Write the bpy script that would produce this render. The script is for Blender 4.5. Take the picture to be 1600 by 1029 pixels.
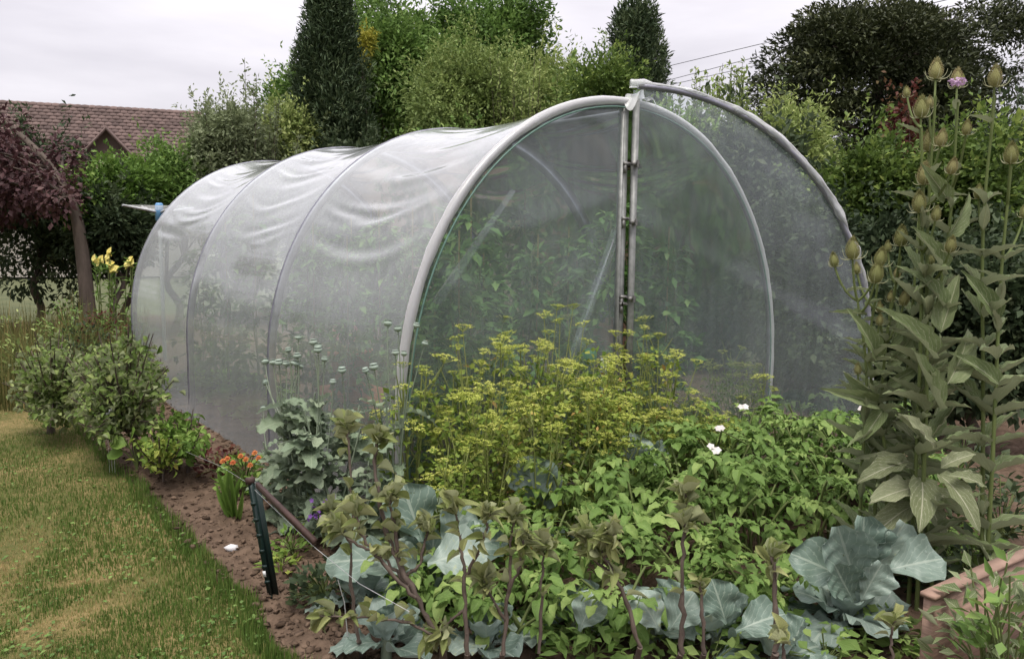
import bpy, math
import numpy as np
from mathutils import Matrix, Vector

for _o in list(bpy.data.objects):
    bpy.data.objects.remove(_o)
scene = bpy.context.scene
COL = scene.collection
rng = np.random.default_rng(11)
PI = math.pi

# ------------------------------------------------------------------ camera
FPX = 1255.0                                   # focal length in units of 1/1600 picture width
YAW, PITCH, ROLL = 0.6646, -0.1157, 0.0112
CAM = np.array([-3.409, -3.303, 1.514])
_f = np.array([math.sin(YAW) * math.cos(PITCH), math.cos(YAW) * math.cos(PITCH), math.sin(PITCH)])
_r0 = np.array([math.cos(YAW), -math.sin(YAW), 0.0])
_u0 = np.cross(_r0, _f)
_r = _r0 * math.cos(ROLL) + _u0 * math.sin(ROLL)
_u = -_r0 * math.sin(ROLL) + _u0 * math.cos(ROLL)
cam_data = bpy.data.cameras.new('camera')
cam_data.sensor_width = 36.0
cam_data.lens = FPX * 36.0 / 1600.0
cam_data.clip_start, cam_data.clip_end = 0.05, 2000.0
cam = bpy.data.objects.new('camera', cam_data)
COL.objects.link(cam)
cam.matrix_world = Matrix(((_r[0], _u[0], -_f[0], CAM[0]), (_r[1], _u[1], -_f[1], CAM[1]),
                           (_r[2], _u[2], -_f[2], CAM[2]), (0, 0, 0, 1)))
scene.camera = cam

# ------------------------------------------------------------------ sky, sun, exposure
SUN_EL, SUN_AZ = math.radians(72), math.radians(225)      # azimuth clockwise from +Y
world = bpy.data.worlds.new('World')
scene.world = world
world.use_nodes = True
wn, wl = world.node_tree.nodes, world.node_tree.links
wn.clear()
w_out = wn.new('ShaderNodeOutputWorld')
w_sky = wn.new('ShaderNodeTexSky')
w_sky.sky_type = 'NISHITA'
w_sky.sun_disc = False
w_sky.sun_elevation = SUN_EL
w_sky.sun_rotation = SUN_AZ
w_bg = wn.new('ShaderNodeBackground')
w_bg.inputs[1].default_value = 0.10
wl.new(w_sky.outputs[0], w_bg.inputs[0])
w_tc = wn.new('ShaderNodeTexCoord')
w_map = wn.new('ShaderNodeMapping')
w_map.inputs['Scale'].default_value = (1.0, 1.0, 4.5)
wl.new(w_tc.outputs['Generated'], w_map.inputs[0])
w_noise = wn.new('ShaderNodeTexNoise')
w_noise.inputs['Scale'].default_value = 2.6
w_noise.inputs['Detail'].default_value = 6.0
w_noise.inputs['Roughness'].default_value = 0.5
wl.new(w_map.outputs[0], w_noise.inputs['Vector'])
w_ramp = wn.new('ShaderNodeValToRGB')
w_ramp.color_ramp.elements[0].position = 0.30
w_ramp.color_ramp.elements[0].color = (0.60, 0.57, 0.62, 1)
w_ramp.color_ramp.elements[1].position = 0.68
w_ramp.color_ramp.elements[1].color = (0.88, 0.84, 0.885, 1)
wl.new(w_noise.outputs['Fac'], w_ramp.inputs[0])
w_sep = wn.new('ShaderNodeSeparateXYZ')
wl.new(w_tc.outputs['Generated'], w_sep.inputs[0])
w_up = wn.new('ShaderNodeMath'); w_up.operation = 'MULTIPLY_ADD'; w_up.use_clamp = False
w_mx = wn.new('ShaderNodeMath'); w_mx.operation = 'MAXIMUM'; w_mx.inputs[1].default_value = 0.0
wl.new(w_sep.outputs[2], w_mx.inputs[0]); wl.new(w_mx.outputs[0], w_up.inputs[0])
w_up.inputs[1].default_value = 0.76; w_up.inputs[2].default_value = 0.38      # CIE overcast: the zenith is three times the horizon
w_bg2 = wn.new('ShaderNodeBackground')
wl.new(w_up.outputs[0], w_bg2.inputs[1])
wl.new(w_ramp.outputs[0], w_bg2.inputs[0])
w_mix = wn.new('ShaderNodeMixShader')
w_mix.inputs[0].default_value = 0.95                       # cloud cover over the clear sky
wl.new(w_bg.outputs[0], w_mix.inputs[1])
wl.new(w_bg2.outputs[0], w_mix.inputs[2])
wl.new(w_mix.outputs[0], w_out.inputs[0])

sun_data = bpy.data.lights.new('sun', 'SUN')
sun_data.energy = 1.5
sun_data.angle = math.radians(25)
sun_data.color = (1.0, 0.95, 0.86)
sun = bpy.data.objects.new('sun', sun_data)
COL.objects.link(sun)
_sd = Vector((math.sin(SUN_AZ) * math.cos(SUN_EL), math.cos(SUN_AZ) * math.cos(SUN_EL), math.sin(SUN_EL)))
sun.rotation_euler = _sd.to_track_quat('Z', 'Y').to_euler()

scene.view_settings.view_transform = 'Standard'
scene.view_settings.look = 'None'
scene.view_settings.exposure = 1.2
scene.view_settings.gamma = 1.0
scene.cycles.max_bounces = 5
scene.cycles.diffuse_bounces = 2
scene.cycles.glossy_bounces = 2
scene.cycles.transmission_bounces = 3
scene.cycles.transparent_max_bounces = 14
scene.cycles.use_denoising = True
scene.cycles.use_adaptive_sampling = True
scene.cycles.adaptive_threshold = 0.02
scene.cycles.sample_clamp_indirect = 6.0

# ------------------------------------------------------------------ helpers
def ray(px, py):
    return _f + _r * (px - 800) / FPX - _u * (py - 514.5) / FPX

def at(px, py, d):
    return CAM + ray(px, py) * d

def gp(px, d):
    """ground position in the column px of the picture, d metres deep"""
    p = at(px, 514.5, d)
    return np.array([p[0], p[1], 0.0])

def zz(py, d):
    return float(at(800, py, d)[2])

def vn(x, y, seed=0):
    """2-D value noise in 0..1"""
    x = np.asarray(x, float); y = np.asarray(y, float)
    xi = np.floor(x).astype(np.int64); yi = np.floor(y).astype(np.int64)
    fx = x - xi; fy = y - yi
    fx = fx * fx * (3 - 2 * fx); fy = fy * fy * (3 - 2 * fy)
    def h(a, b):
        n = (a * 374761393 + b * 668265263 + seed * 974711) & 0x7fffffff
        n = ((n ^ (n >> 13)) * 1274126177) & 0x7fffffff
        return ((n ^ (n >> 16)) & 0xffff) / 65535.0
    a = h(xi, yi) * (1 - fx) + h(xi + 1, yi) * fx
    b = h(xi, yi + 1) * (1 - fx) + h(xi + 1, yi + 1) * fx
    return a * (1 - fy) + b * fy

def fbm(x, y, seed=0, oct=4):
    s, a, t = 0, 1.0, 0
    for k in range(oct):
        s = s + a * vn(x * 2 ** k, y * 2 ** k, seed + k * 17); t += a; a *= .5
    return s / t

def unit(v):
    v = np.asarray(v, float)
    return v / np.maximum(np.linalg.norm(v, axis=-1, keepdims=True), 1e-9)

class MB:
    """collects geometry; build() links it as one mesh object"""
    def __init__(s):
        s.V, s.F, s.A, s.U, s.n = [], [], [], [], 0
    def add(s, V, F, var=0.5, uv=None):
        V = np.asarray(V, float).reshape(-1, 3); F = np.asarray(F, np.int64)
        s.V.append(V); s.F.append(F + s.n); s.n += len(V)
        s.A.append(np.broadcast_to(np.asarray(var, float), (len(F),)))
        s.U.append(np.zeros((len(V), 2)) if uv is None else uv)
        return s
    def scatter(s, tmpl, P, D, N, L, W, var):
        """copies of a template leaf: base P, length axis D, normal near N, length L, width W"""
        V, F, uv = tmpl
        P = np.asarray(P, float); n = len(P)
        Y = unit(D); X = unit(np.cross(Y, N)); Z = np.cross(X, Y)
        L = np.broadcast_to(np.asarray(L, float), (n,)); W = np.broadcast_to(np.asarray(W, float), (n,))
        var = np.broadcast_to(np.asarray(var, float), (n,))
        Q = (P[:, None] + X[:, None] * (V[None, :, 0:1] * W[:, None, None]) + Y[:, None] * (V[None, :, 1:2] * L[:, None, None])
             + Z[:, None] * (V[None, :, 2:3] * L[:, None, None]))
        FF = (F[None] + (np.arange(n) * len(V))[:, None, None]).reshape(-1, F.shape[1])
        return s.add(Q.reshape(-1, 3), FF, np.repeat(var, len(F)), np.tile(uv, (n, 1)))
    def tube(s, P, R, sides=6, var=0.5, cap=True):
        P = np.asarray(P, float); m = len(P); R = np.broadcast_to(np.asarray(R, float), (m,))
        T = unit(np.gradient(P, axis=0))
        ref = np.array([0, 0, 1.0]) if abs(T[0][2]) < .9 else np.array([1.0, 0, 0])
        X = np.zeros((m, 3)); x = np.cross(T[0], ref)
        for i in range(m):
            x = x - T[i] * (x @ T[i]); x = x / max(np.linalg.norm(x), 1e-9); X[i] = x
        Y = np.cross(T, X)
        a = np.arange(sides) * 2 * PI / sides
        V = P[:, None] + R[:, None, None] * (np.cos(a)[None, :, None] * X[:, None] + np.sin(a)[None, :, None] * Y[:, None])
        i = np.arange(m - 1)[:, None]; j = np.arange(sides)[None]; k = (j + 1) % sides
        F = np.stack([i * sides + j, i * sides + k, (i + 1) * sides + k, (i + 1) * sides + j], -1).reshape(-1, 4)
        uv = np.stack(np.broadcast_arrays((np.arange(sides) / sides)[None], (np.arange(m) / max(m - 1, 1))[:, None]), -1).reshape(-1, 2)
        s.add(V.reshape(-1, 3), F, var, uv)
        if cap:
            for e, q in ((0, -1), (m - 1, 1)):
                idx = np.arange(sides) + e * sides
                s.add(np.vstack([V[e], P[e][None]]), [[a1, (a1 + 1) % sides, sides] if q > 0 else [(a1 + 1) % sides, a1, sides] for a1 in range(sides)], var)
        return s
    def box(s, c, size, M=None, var=0.5, taper=1.0):
        h = np.asarray(size, float) / 2
        V = np.array([[x, y, z] for z in (-1, 1) for y in (-1, 1) for x in (-1, 1)], float)
        V[4:, :2] *= taper
        V = V * h
        if M is not None: V = V @ np.asarray(M, float).T
        return s.add(V + np.asarray(c, float), [[0, 2, 3, 1], [4, 5, 7, 6], [0, 1, 5, 4], [2, 6, 7, 3], [0, 4, 6, 2], [1, 3, 7, 5]], var)
    def lathe(s, prof, c, axis=(0, 0, 1), sides=10, var=0.5):
        """prof: (radius, height) rows along axis"""
        prof = np.asarray(prof, float); ax = unit(np.asarray(axis, float))
        X = unit(np.cross(ax, [0.31, .9, .2])); Y = np.cross(ax, X)
        a = np.arange(sides) * 2 * PI / sides; m = len(prof)
        V = (np.asarray(c, float) + prof[:, 1][:, None, None] * ax + prof[:, 0][:, None, None] *
             (np.cos(a)[None, :, None] * X + np.sin(a)[None, :, None] * Y))
        i = np.arange(m - 1)[:, None]; j = np.arange(sides)[None]; k = (j + 1) % sides
        F = np.stack([i * sides + j, i * sides + k, (i + 1) * sides + k, (i + 1) * sides + j], -1).reshape(-1, 4)
        uv = np.stack(np.broadcast_arrays((np.arange(sides) / sides)[None], (np.arange(m) / max(m - 1, 1))[:, None]), -1).reshape(-1, 2)
        return s.add(V.reshape(-1, 3), F, var, uv)
    def grid(s, P, var=0.5, uv=None):
        """P: (a, b, 3) array of points"""
        a, b = P.shape[:2]
        i = np.arange(a - 1)[:, None]; j = np.arange(b - 1)[None]
        F = np.stack([i * b + j, i * b + j + 1, (i + 1) * b + j + 1, (i + 1) * b + j], -1).reshape(-1, 4)
        if uv is None:
            uv = np.stack(np.broadcast_arrays(np.linspace(0, 1, a)[:, None], np.linspace(0, 1, b)[None]), -1).reshape(-1, 2)
        return s.add(P.reshape(-1, 3), F, var, uv)
    def mesh(s, name, mat, smooth=False):
        me = bpy.data.meshes.new(name)
        V = np.concatenate(s.V)
        cnt = np.concatenate([np.full(len(f), f.shape[1]) for f in s.F]); idx = np.concatenate([f.reshape(-1) for f in s.F])
        me.vertices.add(len(V)); me.vertices.foreach_set('co', V.astype(np.float32).ravel())
        me.loops.add(len(idx)); me.loops.foreach_set('vertex_index', idx.astype(np.int32))
        me.polygons.add(len(cnt))
        me.polygons.foreach_set('loop_start', np.concatenate([[0], np.cumsum(cnt)[:-1]]).astype(np.int32))
        me.polygons.foreach_set('loop_total', cnt.astype(np.int32))
        if smooth: me.polygons.foreach_set('use_smooth', np.ones(len(cnt), bool))
        at_ = me.attributes.new('var', 'FLOAT', 'FACE'); at_.data.foreach_set('value', np.concatenate(s.A).astype(np.float32))
        U = np.concatenate(s.U)
        ul = me.uv_layers.new(name='UVMap'); ul.data.foreach_set('uv', U[idx].astype(np.float32).ravel())
        me.update(calc_edges=True)
        for m in (mat if isinstance(mat, (list, tuple)) else [mat]): me.materials.append(m)
        return me
    def build(s, name, mat, parent=None, smooth=False, kind=None):
        me = s.mesh(name, mat, smooth)
        o = bpy.data.objects.new(name, me); COL.objects.link(o)
        if parent is not None:
            o.parent = parent
            o.matrix_parent_inverse = parent.matrix_basis.inverted() if parent.type != 'EMPTY' else Matrix.Translation(-parent.location)
        if kind: o['kind'] = kind
        return o

def tag(o, label, cat, group=None, kind=None):
    o['label'] = label; o['category'] = cat
    if group: o['group'] = group
    if kind: o['kind'] = kind
    return o

def thing(name, label, cat, loc, group=None):
    o = bpy.data.objects.new(name, None); COL.objects.link(o)
    o.empty_display_size = .1
    o.location = Vector([float(v) for v in loc])
    return tag(o, label, cat, group)

def piece(name, me, parent, P, D, N, L, W, root=None):
    """a part that shares mesh data: base P (world), length axis D, normal near N"""
    Y = unit(D); X = unit(np.cross(Y, N)); Z = np.cross(X, Y)
    o = bpy.data.objects.new(name, me); COL.objects.link(o)
    o.parent = parent
    b = parent.location if root is None else root
    M = Matrix(((X[0] * W, Y[0] * L, Z[0] * L, P[0] - b[0]), (X[1] * W, Y[1] * L, Z[1] * L, P[1] - b[1]),
                (X[2] * W, Y[2] * L, Z[2] * L, P[2] - b[2]), (0, 0, 0, 1)))
    o.matrix_basis = M
    return o

def copy_thing(root, loc, rz=0.0, sc=1.0):
    r = root.copy(); COL.objects.link(r)
    r.location = Vector([float(v) for v in loc]); r.rotation_euler = (0, 0, rz); r.scale = (sc, sc, sc)
    for ch in list(root.children):
        c = ch.copy(); COL.objects.link(c); c.parent = r
        for g in list(ch.children):
            d = g.copy(); COL.objects.link(d); d.parent = c
    return r

def bez(a, b, c, n=8):
    t = np.linspace(0, 1, n)[:, None]; a, b, c = (np.asarray(q, float) for q in (a, b, c))
    return a * (1 - t) ** 2 + 2 * b * t * (1 - t) + c * t * t

def spline(P, n=8):
    """Catmull-Rom through the points"""
    P = np.asarray(P, float); Q = np.vstack([2 * P[0] - P[1], P, 2 * P[-1] - P[-2]]); out = []
    for i in range(1, len(Q) - 2):
        t = np.linspace(0, 1, n, endpoint=False)[:, None]
        out.append(.5 * (2 * Q[i] + (Q[i + 1] - Q[i - 1]) * t + (2 * Q[i - 1] - 5 * Q[i] + 4 * Q[i + 1] - Q[i + 2]) * t ** 2 + (3 * Q[i] - Q[i - 1] - 3 * Q[i + 1] + Q[i + 2]) * t ** 3))
    return np.vstack(out + [P[-1:]])

def rdir(n, r=rng):
    return unit(r.normal(size=(n, 3)))

# leaf templates: x across (-.5..5), y along (0..1), z normal
DIAMOND = (np.array([[0, 0, 0], [-.5, .45, .10], [0, 1, -.06], [.5, .45, .10], [0, .5, 0]]), np.array([[0, 4, 1], [1, 4, 2], [0, 3, 4], [4, 3, 2]]), np.array([[.5, 0], [0, .5], [.5, 1], [1, .5], [.5, .5]]))
KITE = (np.array([[0, 0, 0], [-.5, .5, .08], [0, 1, -.05], [.5, .5, .08]]), np.array([[0, 2, 1], [0, 3, 2]]), np.array([[.5, 0], [0, .5], [.5, 1], [1, .5]]))

def blade(wfun, nu=5, nv=8, fold=.15, droop=.2, wave=.0, wfreq=3, cup=0., seed=0, droop_pow=2.0, edge=0.0):
    """a curved leaf on a grid; wfun(v) half width 0..1 along the leaf"""
    r = np.random.default_rng(seed)
    v = np.linspace(0, 1, nv)[:, None]; u = np.linspace(-1, 1, nu)[None]
    w = wfun(v)
    if edge: w = w * (1 + edge * np.sign(np.sin(v * nv * PI * .5 + .3)) * (np.abs(u) > .9))
    x = u * w * .5
    ph = r.uniform(0, 6, 4)
    z = fold * np.abs(x) + cup * x * x * 2 - droop * v ** droop_pow + wave * np.abs(u) ** 1.5 * np.sin(v * wfreq * 2 * PI + ph[0] + (u > 0) * ph[1])
    y = v + 0 * u - .12 * droop * v ** 2 + .35 * wave * np.abs(u) * np.cos(v * wfreq * 2 * PI + ph[2])
    V = np.stack(np.broadcast_arrays(x, y, z), -1).reshape(-1, 3)
    i = np.arange(nv - 1)[:, None]; j = np.arange(nu - 1)[None]
    F = np.stack([i * nu + j, i * nu + j + 1, (i + 1) * nu + j + 1, (i + 1) * nu + j], -1).reshape(-1, 4)
    uv = np.stack(np.broadcast_arrays((u + 1) / 2, v), -1).reshape(-1, 2)
    return V, F, uv

def w_oval(p=.45, sh=1.0, stem=.0):
    def f(v):
        q = np.clip((v - stem) / (1 - stem), 0, 1)
        w = np.clip(np.sin(PI * q ** (math.log(.5) / math.log(p))), 0, 1) ** sh
        return np.maximum(w, .03)
    return f

# ------------------------------------------------------------------ materials
def new_mat(name):
    m = bpy.data.materials.new(name); m.use_nodes = True
    nt = m.node_tree; nt.nodes.clear()
    return m, nt.nodes, nt.links, nt.nodes.new('ShaderNodeOutputMaterial')

def mix_rgb(n, l, fac, a, b):
    m = n.new('ShaderNodeMix'); m.data_type = 'RGBA'
    for sock, v in ((m.inputs[0], fac), (m.inputs[6], a), (m.inputs[7], b)):
        if hasattr(v, 'is_output'): l.new(v, sock)
        elif isinstance(v, (int, float)): sock.default_value = v
        else: sock.default_value = (*v, 1)
    return m.outputs[2]

def math_n(n, l, op, a, b=None, c=None, clamp=False):
    m = n.new('ShaderNodeMath'); m.operation = op; m.use_clamp = clamp
    for i, v in enumerate((a, b, c)):
        if v is None: continue
        if hasattr(v, 'is_output'): l.new(v, m.inputs[i])
        else: m.inputs[i].default_value = v
    return m.outputs[0]

def noise_n(n, l, scale, detail=3, vec=None, rough=.5):
    t = n.new('ShaderNodeTexNoise'); t.inputs['Scale'].default_value = scale
    t.inputs['Detail'].default_value = detail; t.inputs['Roughness'].default_value = rough
    if vec is not None: l.new(vec, t.inputs['Vector'])
    return t.outputs['Fac']

def ramp_n(n, l, fac, stops):
    r = n.new('ShaderNodeValToRGB'); e = r.color_ramp.elements
    while len(e) < len(stops): e.new(.5)
    for el, (p, c) in zip(e, stops):
        el.position = p; el.color = (*c, 1) if len(c) == 3 else c
    l.new(fac, r.inputs[0])
    return r.outputs[0]

def bump_n(n, l, h, strength=.3, dist=.01):
    b = n.new('ShaderNodeBump'); b.inputs['Strength'].default_value = strength; b.inputs['Distance'].default_value = dist
    l.new(h, b.inputs['Height'])
    return b.outputs[0]

def leaf_mat(name, c1, c2, c3=None, rough=.5, transl=.3, veins=0.0, vein_col=None, vf=6.5, vt=.965, mw=.022, back=None, obj_var=.35, spec=.16, dead=None, nscale=9.0, holes=0.0):
    """foliage: colour by the piece's own variation; veins from the leaf's own coordinates"""
    m, n, l, out = new_mat(name)
    a = n.new('ShaderNodeAttribute'); a.attribute_name = 'var'
    oi = n.new('ShaderNodeObjectInfo')
    f = math_n(n, l, 'MULTIPLY_ADD', math_n(n, l, 'SUBTRACT', oi.outputs['Random'], .5), obj_var, a.outputs['Fac'])
    tc = n.new('ShaderNodeTexCoord')
    nz = noise_n(n, l, nscale, 3, tc.outputs['Object'])
    f = math_n(n, l, 'MULTIPLY_ADD', math_n(n, l, 'SUBTRACT', nz, .5), .6, f, clamp=True)
    stops = [(0.0, c1), (1.0, c2)] if c3 is None else [(0.0, c1), (.55, c2), (1.0, c3)]
    if dead is not None: stops = [(p * .88, c) for p, c in stops] + [(1.0, dead)]
    col = ramp_n(n, l, f, stops)
    hgt = nz
    if veins:
        uv = n.new('ShaderNodeUVMap'); sp = n.new('ShaderNodeSeparateXYZ'); l.new(uv.outputs[0], sp.inputs[0])
        au = math_n(n, l, 'ABSOLUTE', math_n(n, l, 'SUBTRACT', sp.outputs[0], .5))
        mid = math_n(n, l, 'LESS_THAN', au, mw)
        nw = noise_n(n, l, 14, 2, tc.outputs['Object'])
        ph = math_n(n, l, 'MULTIPLY_ADD', nw, .9, math_n(n, l, 'MULTIPLY_ADD', sp.outputs[1], vf, math_n(n, l, 'MULTIPLY', au, -vf * 1.1)))
        lat = math_n(n, l, 'GREATER_THAN', math_n(n, l, 'SINE', math_n(n, l, 'MULTIPLY', ph, 2 * PI)), vt)
        vm = math_n(n, l, 'MAXIMUM', mid, math_n(n, l, 'MULTIPLY', lat, .7))
        col = mix_rgb(n, l, math_n(n, l, 'MULTIPLY', vm, veins), col, vein_col)
        hgt = math_n(n, l, 'MULTIPLY_ADD', math_n(n, l, 'SINE', math_n(n, l, 'MULTIPLY', ph, 2 * PI)), -.15, nz)
    if back is not None:
        g = n.new('ShaderNodeNewGeometry')
        col = mix_rgb(n, l, g.outputs['Backfacing'], col, mix_rgb(n, l, .35, back, col))
    p = n.new('ShaderNodeBsdfPrincipled'); l.new(col, p.inputs['Base Color'])
    p.inputs['Roughness'].default_value = rough
    p.inputs['Specular IOR Level'].default_value = spec
    l.new(bump_n(n, l, hgt, .35, .004), p.inputs['Normal'])
    t = n.new('ShaderNodeBsdfTranslucent'); l.new(col, t.inputs[0])
    mx = n.new('ShaderNodeMixShader'); mx.inputs[0].default_value = transl
    l.new(p.outputs[0], mx.inputs[1]); l.new(t.outputs[0], mx.inputs[2])
    if holes:                                                  # slug holes eaten through the blade
        hm = n.new('ShaderNodeMapping'); hm.inputs['Scale'].default_value = (1, 1, 1); l.new(tc.outputs['Object'], hm.inputs[0])
        cb = n.new('ShaderNodeCombineXYZ'); l.new(math_n(n, l, 'MULTIPLY', oi.outputs['Random'], 40.0), cb.inputs[0]); l.new(cb.outputs[0], hm.inputs['Location'])
        hn_ = noise_n(n, l, 11, 2, hm.outputs[0]); tr = n.new('ShaderNodeBsdfTransparent'); m2 = n.new('ShaderNodeMixShader')
        l.new(math_n(n, l, 'GREATER_THAN', hn_, holes), m2.inputs[0]); l.new(mx.outputs[0], m2.inputs[1]); l.new(tr.outputs[0], m2.inputs[2]); mx = m2
    l.new(mx.outputs[0], out.inputs[0])
    return m

def solid_mat(name, c1, c2, scale=8, rough=.6, metal=0., bump=.2, bdist=.005, stretch=None, spec=.4):
    m, n, l, out = new_mat(name)
    tc = n.new('ShaderNodeTexCoord'); vec = tc.outputs['Object']
    if stretch:
        mp = n.new('ShaderNodeMapping'); mp.inputs['Scale'].default_value = stretch; l.new(vec, mp.inputs[0]); vec = mp.outputs[0]
    nz = noise_n(n, l, scale, 5, vec, .6)
    a = n.new('ShaderNodeAttribute'); a.attribute_name = 'var'
    f = math_n(n, l, 'MULTIPLY_ADD', math_n(n, l, 'SUBTRACT', a.outputs['Fac'], .5), .8, nz, clamp=True)
    p = n.new('ShaderNodeBsdfPrincipled')
    l.new(ramp_n(n, l, f, [(.25, c1), (.75, c2)]), p.inputs['Base Color'])
    p.inputs['Roughness'].default_value = rough; p.inputs['Metallic'].default_value = metal
    p.inputs['Specular IOR Level'].default_value = spec
    if bump: l.new(bump_n(n, l, nz, bump, bdist), p.inputs['Normal'])
    l.new(p.outputs[0], out.inputs[0])
    return m

def film_mat(name, haze=.3, rough=.16, streak=.12, tint=(.93, .97, .96), white=(.90, .91, .91), bump=.12, transl=.55, vert=True):
    """polythene film: clear transmission, milky scattering and a soft sheen"""
    m, n, l, out = new_mat(name)
    tc = n.new('ShaderNodeTexCoord')
    mp = n.new('ShaderNodeMapping'); mp.inputs['Scale'].default_value = (14, 14, .7) if vert else (3, 3, 3)
    l.new(tc.outputs['Object'], mp.inputs[0])
    st = noise_n(n, l, 1.6, 4, mp.outputs[0])
    big = noise_n(n, l, 1.1, 3, tc.outputs['Object'])
    fine = noise_n(n, l, 60, 3, tc.outputs['Object'], .7)
    hz = math_n(n, l, 'MULTIPLY_ADD', math_n(n, l, 'SUBTRACT', st, .5), streak * 2, haze)
    hz = math_n(n, l, 'MULTIPLY_ADD', math_n(n, l, 'SUBTRACT', big, .5), streak * 1.8, hz)
    hz = math_n(n, l, 'MULTIPLY_ADD', math_n(n, l, 'SUBTRACT', fine, .5), streak * .8, hz, clamp=True)
    lw = n.new('ShaderNodeLayerWeight'); lw.inputs[0].default_value = .5
    inv = math_n(n, l, 'DIVIDE', 1.0, math_n(n, l, 'MAXIMUM', math_n(n, l, 'SUBTRACT', 1.0, lw.outputs['Facing']), .12))
    hz = math_n(n, l, 'SUBTRACT', 1.0, math_n(n, l, 'POWER', math_n(n, l, 'SUBTRACT', 1.0, hz), inv), clamp=True)
    tr = n.new('ShaderNodeBsdfTransparent'); tr.inputs[0].default_value = (*tint, 1)
    df = n.new('ShaderNodeBsdfDiffuse'); df.inputs[0].default_value = (*white, 1)
    tl = n.new('ShaderNodeBsdfTranslucent'); tl.inputs[0].default_value = (*white, 1)
    nb = bump_n(n, l, math_n(n, l, 'MULTIPLY_ADD', big, 2.0, math_n(n, l, 'MULTIPLY', fine, .06)), bump, .05)
    sc_ = n.new('ShaderNodeMixShader'); sc_.inputs[0].default_value = transl
    l.new(df.outputs[0], sc_.inputs[1]); l.new(tl.outputs[0], sc_.inputs[2])
    b1 = n.new('ShaderNodeMixShader'); l.new(hz, b1.inputs[0]); l.new(tr.outputs[0], b1.inputs[1]); l.new(sc_.outputs[0], b1.inputs[2])
    gl = n.new('ShaderNodeBsdfGlossy'); gl.inputs['Roughness'].default_value = rough; gl.inputs[0].default_value = (.95, .95, .95, 1)
    l.new(nb, gl.inputs['Normal'])
    fr = n.new('ShaderNodeFresnel'); fr.inputs[0].default_value = 1.5
    fac = math_n(n, l, 'MULTIPLY', fr.outputs[0], 1.15, clamp=True)
    b2 = n.new('ShaderNodeMixShader'); l.new(fac, b2.inputs[0]); l.new(b1.outputs[0], b2.inputs[1]); l.new(gl.outputs[0], b2.inputs[2])
    l.new(b2.outputs[0], out.inputs[0])
    return m

M = {}
M['film'] = film_mat('polythene', .088, .085, .025, tint=(.91, .975, .95), white=(.93, .98, 1.0), bump=.015, transl=.12)
M['film_clear'] = film_mat('polythene_front', .15, .12, .05, white=(.82, .93, .98), bump=.04)
M['film_door'] = film_mat('polythene_door', .14, .12, .05, white=(.82, .93, .98), bump=.04)
M['film_roll'] = film_mat('polythene_folded', .45, .22, .3, vert=False, bump=.5)
M['wrap'] = film_mat('polythene_wrap', .62, .3, .1, white=(.93, .92, .93), vert=False, bump=.3)
M['galv'] = solid_mat('galvanised_steel', (.13, .13, .165), (.25, .25, .29), 20, .38, .45, .1)
M['post_galv'] = solid_mat('dull_galvanised', (.14, .145, .14), (.30, .305, .295), 25, .5, .3, .2)
M['dark_steel'] = solid_mat('weathered_clamp', (.10, .10, .10), (.26, .25, .24), 40, .5, .6, .2)
M['green_tape'] = solid_mat('green_edging', (.07, .14, .115), (.12, .21, .175), 20, .5)
M['cord'] = solid_mat('white_cord', (.6, .62, .6), (.75, .76, .75), 20, .6)
M['bark'] = solid_mat('bark', (.045, .033, .025), (.12, .092, .072), 14, .85, 0, .6, .02, (1, 1, .25))
M['apple_bark'] = solid_mat('apple_bark', (.045, .032, .026), (.13, .098, .078), 30, .8, 0, .6, .01, (1, 1, .4))
M['soil'] = solid_mat('soil', (.050, .033, .022), (.145, .100, .070), 14, .95, 0, .8, .03, spec=.15)
M['post'] = solid_mat('green_post_paint', (.006, .016, .014), (.012, .028, .024), 30, .35, .1, .1)
M['rust'] = solid_mat('rusty_rail', (.030, .017, .014), (.075, .042, .036), 25, .7, .2, .4)
M['stone'] = solid_mat('white_stone', (.5, .49, .5), (.78, .77, .78), 12, .7)
M['wood'] = solid_mat('weathered_board', (.13, .085, .062), (.38, .25, .19), 2.2, .8, 0, .5, .006, (2, 2, 38))
M['wood_post'] = solid_mat('brown_wood', (.12, .065, .04), (.24, .14, .09), 8, .8, 0, .3, .006, (10, 10, 1))
M['white_plastic'] = solid_mat('white_plastic', (.62, .63, .63), (.78, .79, .78), 20, .4, 0, 0)
M['green_plastic'] = solid_mat('green_plastic', (.02, .20, .06), (.04, .30, .10), 20, .35, 0, 0)
M['terracotta'] = solid_mat('terracotta', (.36, .14, .07), (.5, .22, .12), 15, .8)
M['tile'] = solid_mat('roof_tile', (.085, .058, .052), (.17, .118, .105), 2.2, .85, 0, .3, .01)
M['render_wall'] = solid_mat('house_wall', (.42, .38, .33), (.52, .48, .43), 4, .9)
M['dark_glass'] = solid_mat('window_glass', (.015, .017, .02), (.03, .033, .04), 3, .08, 0, 0)
M['barge'] = solid_mat('white_bargeboard', (.55, .55, .56), (.7, .7, .7), 5, .6)
M['blue_plastic'] = solid_mat('blue_plastic', (.10, .25, .45), (.15, .32, .55), 10, .4, 0, 0)
M['grey_alu'] = solid_mat('aluminium', (.38, .39, .40), (.55, .56, .57), 10, .4, .6, 0)
M['wire'] = solid_mat('power_cable', (.10, .10, .12), (.14, .14, .16), 5, .6, 0, 0)
M['fence_wire'] = solid_mat('fence_wire', (.42, .43, .43), (.6, .6, .6), 30, .4, .5, 0)
M['stem_green'] = leaf_mat('stem_green', (.07, .10, .03), (.16, .19, .07), rough=.6, transl=0)
M['stem_grey'] = leaf_mat('stem_glaucous', (.13, .17, .12), (.24, .28, .2), rough=.6, transl=0)
M['stem_parsley'] = leaf_mat('stem_parsley', (.15, .19, .05), (.27, .29, .10), rough=.7, transl=0)
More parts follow.
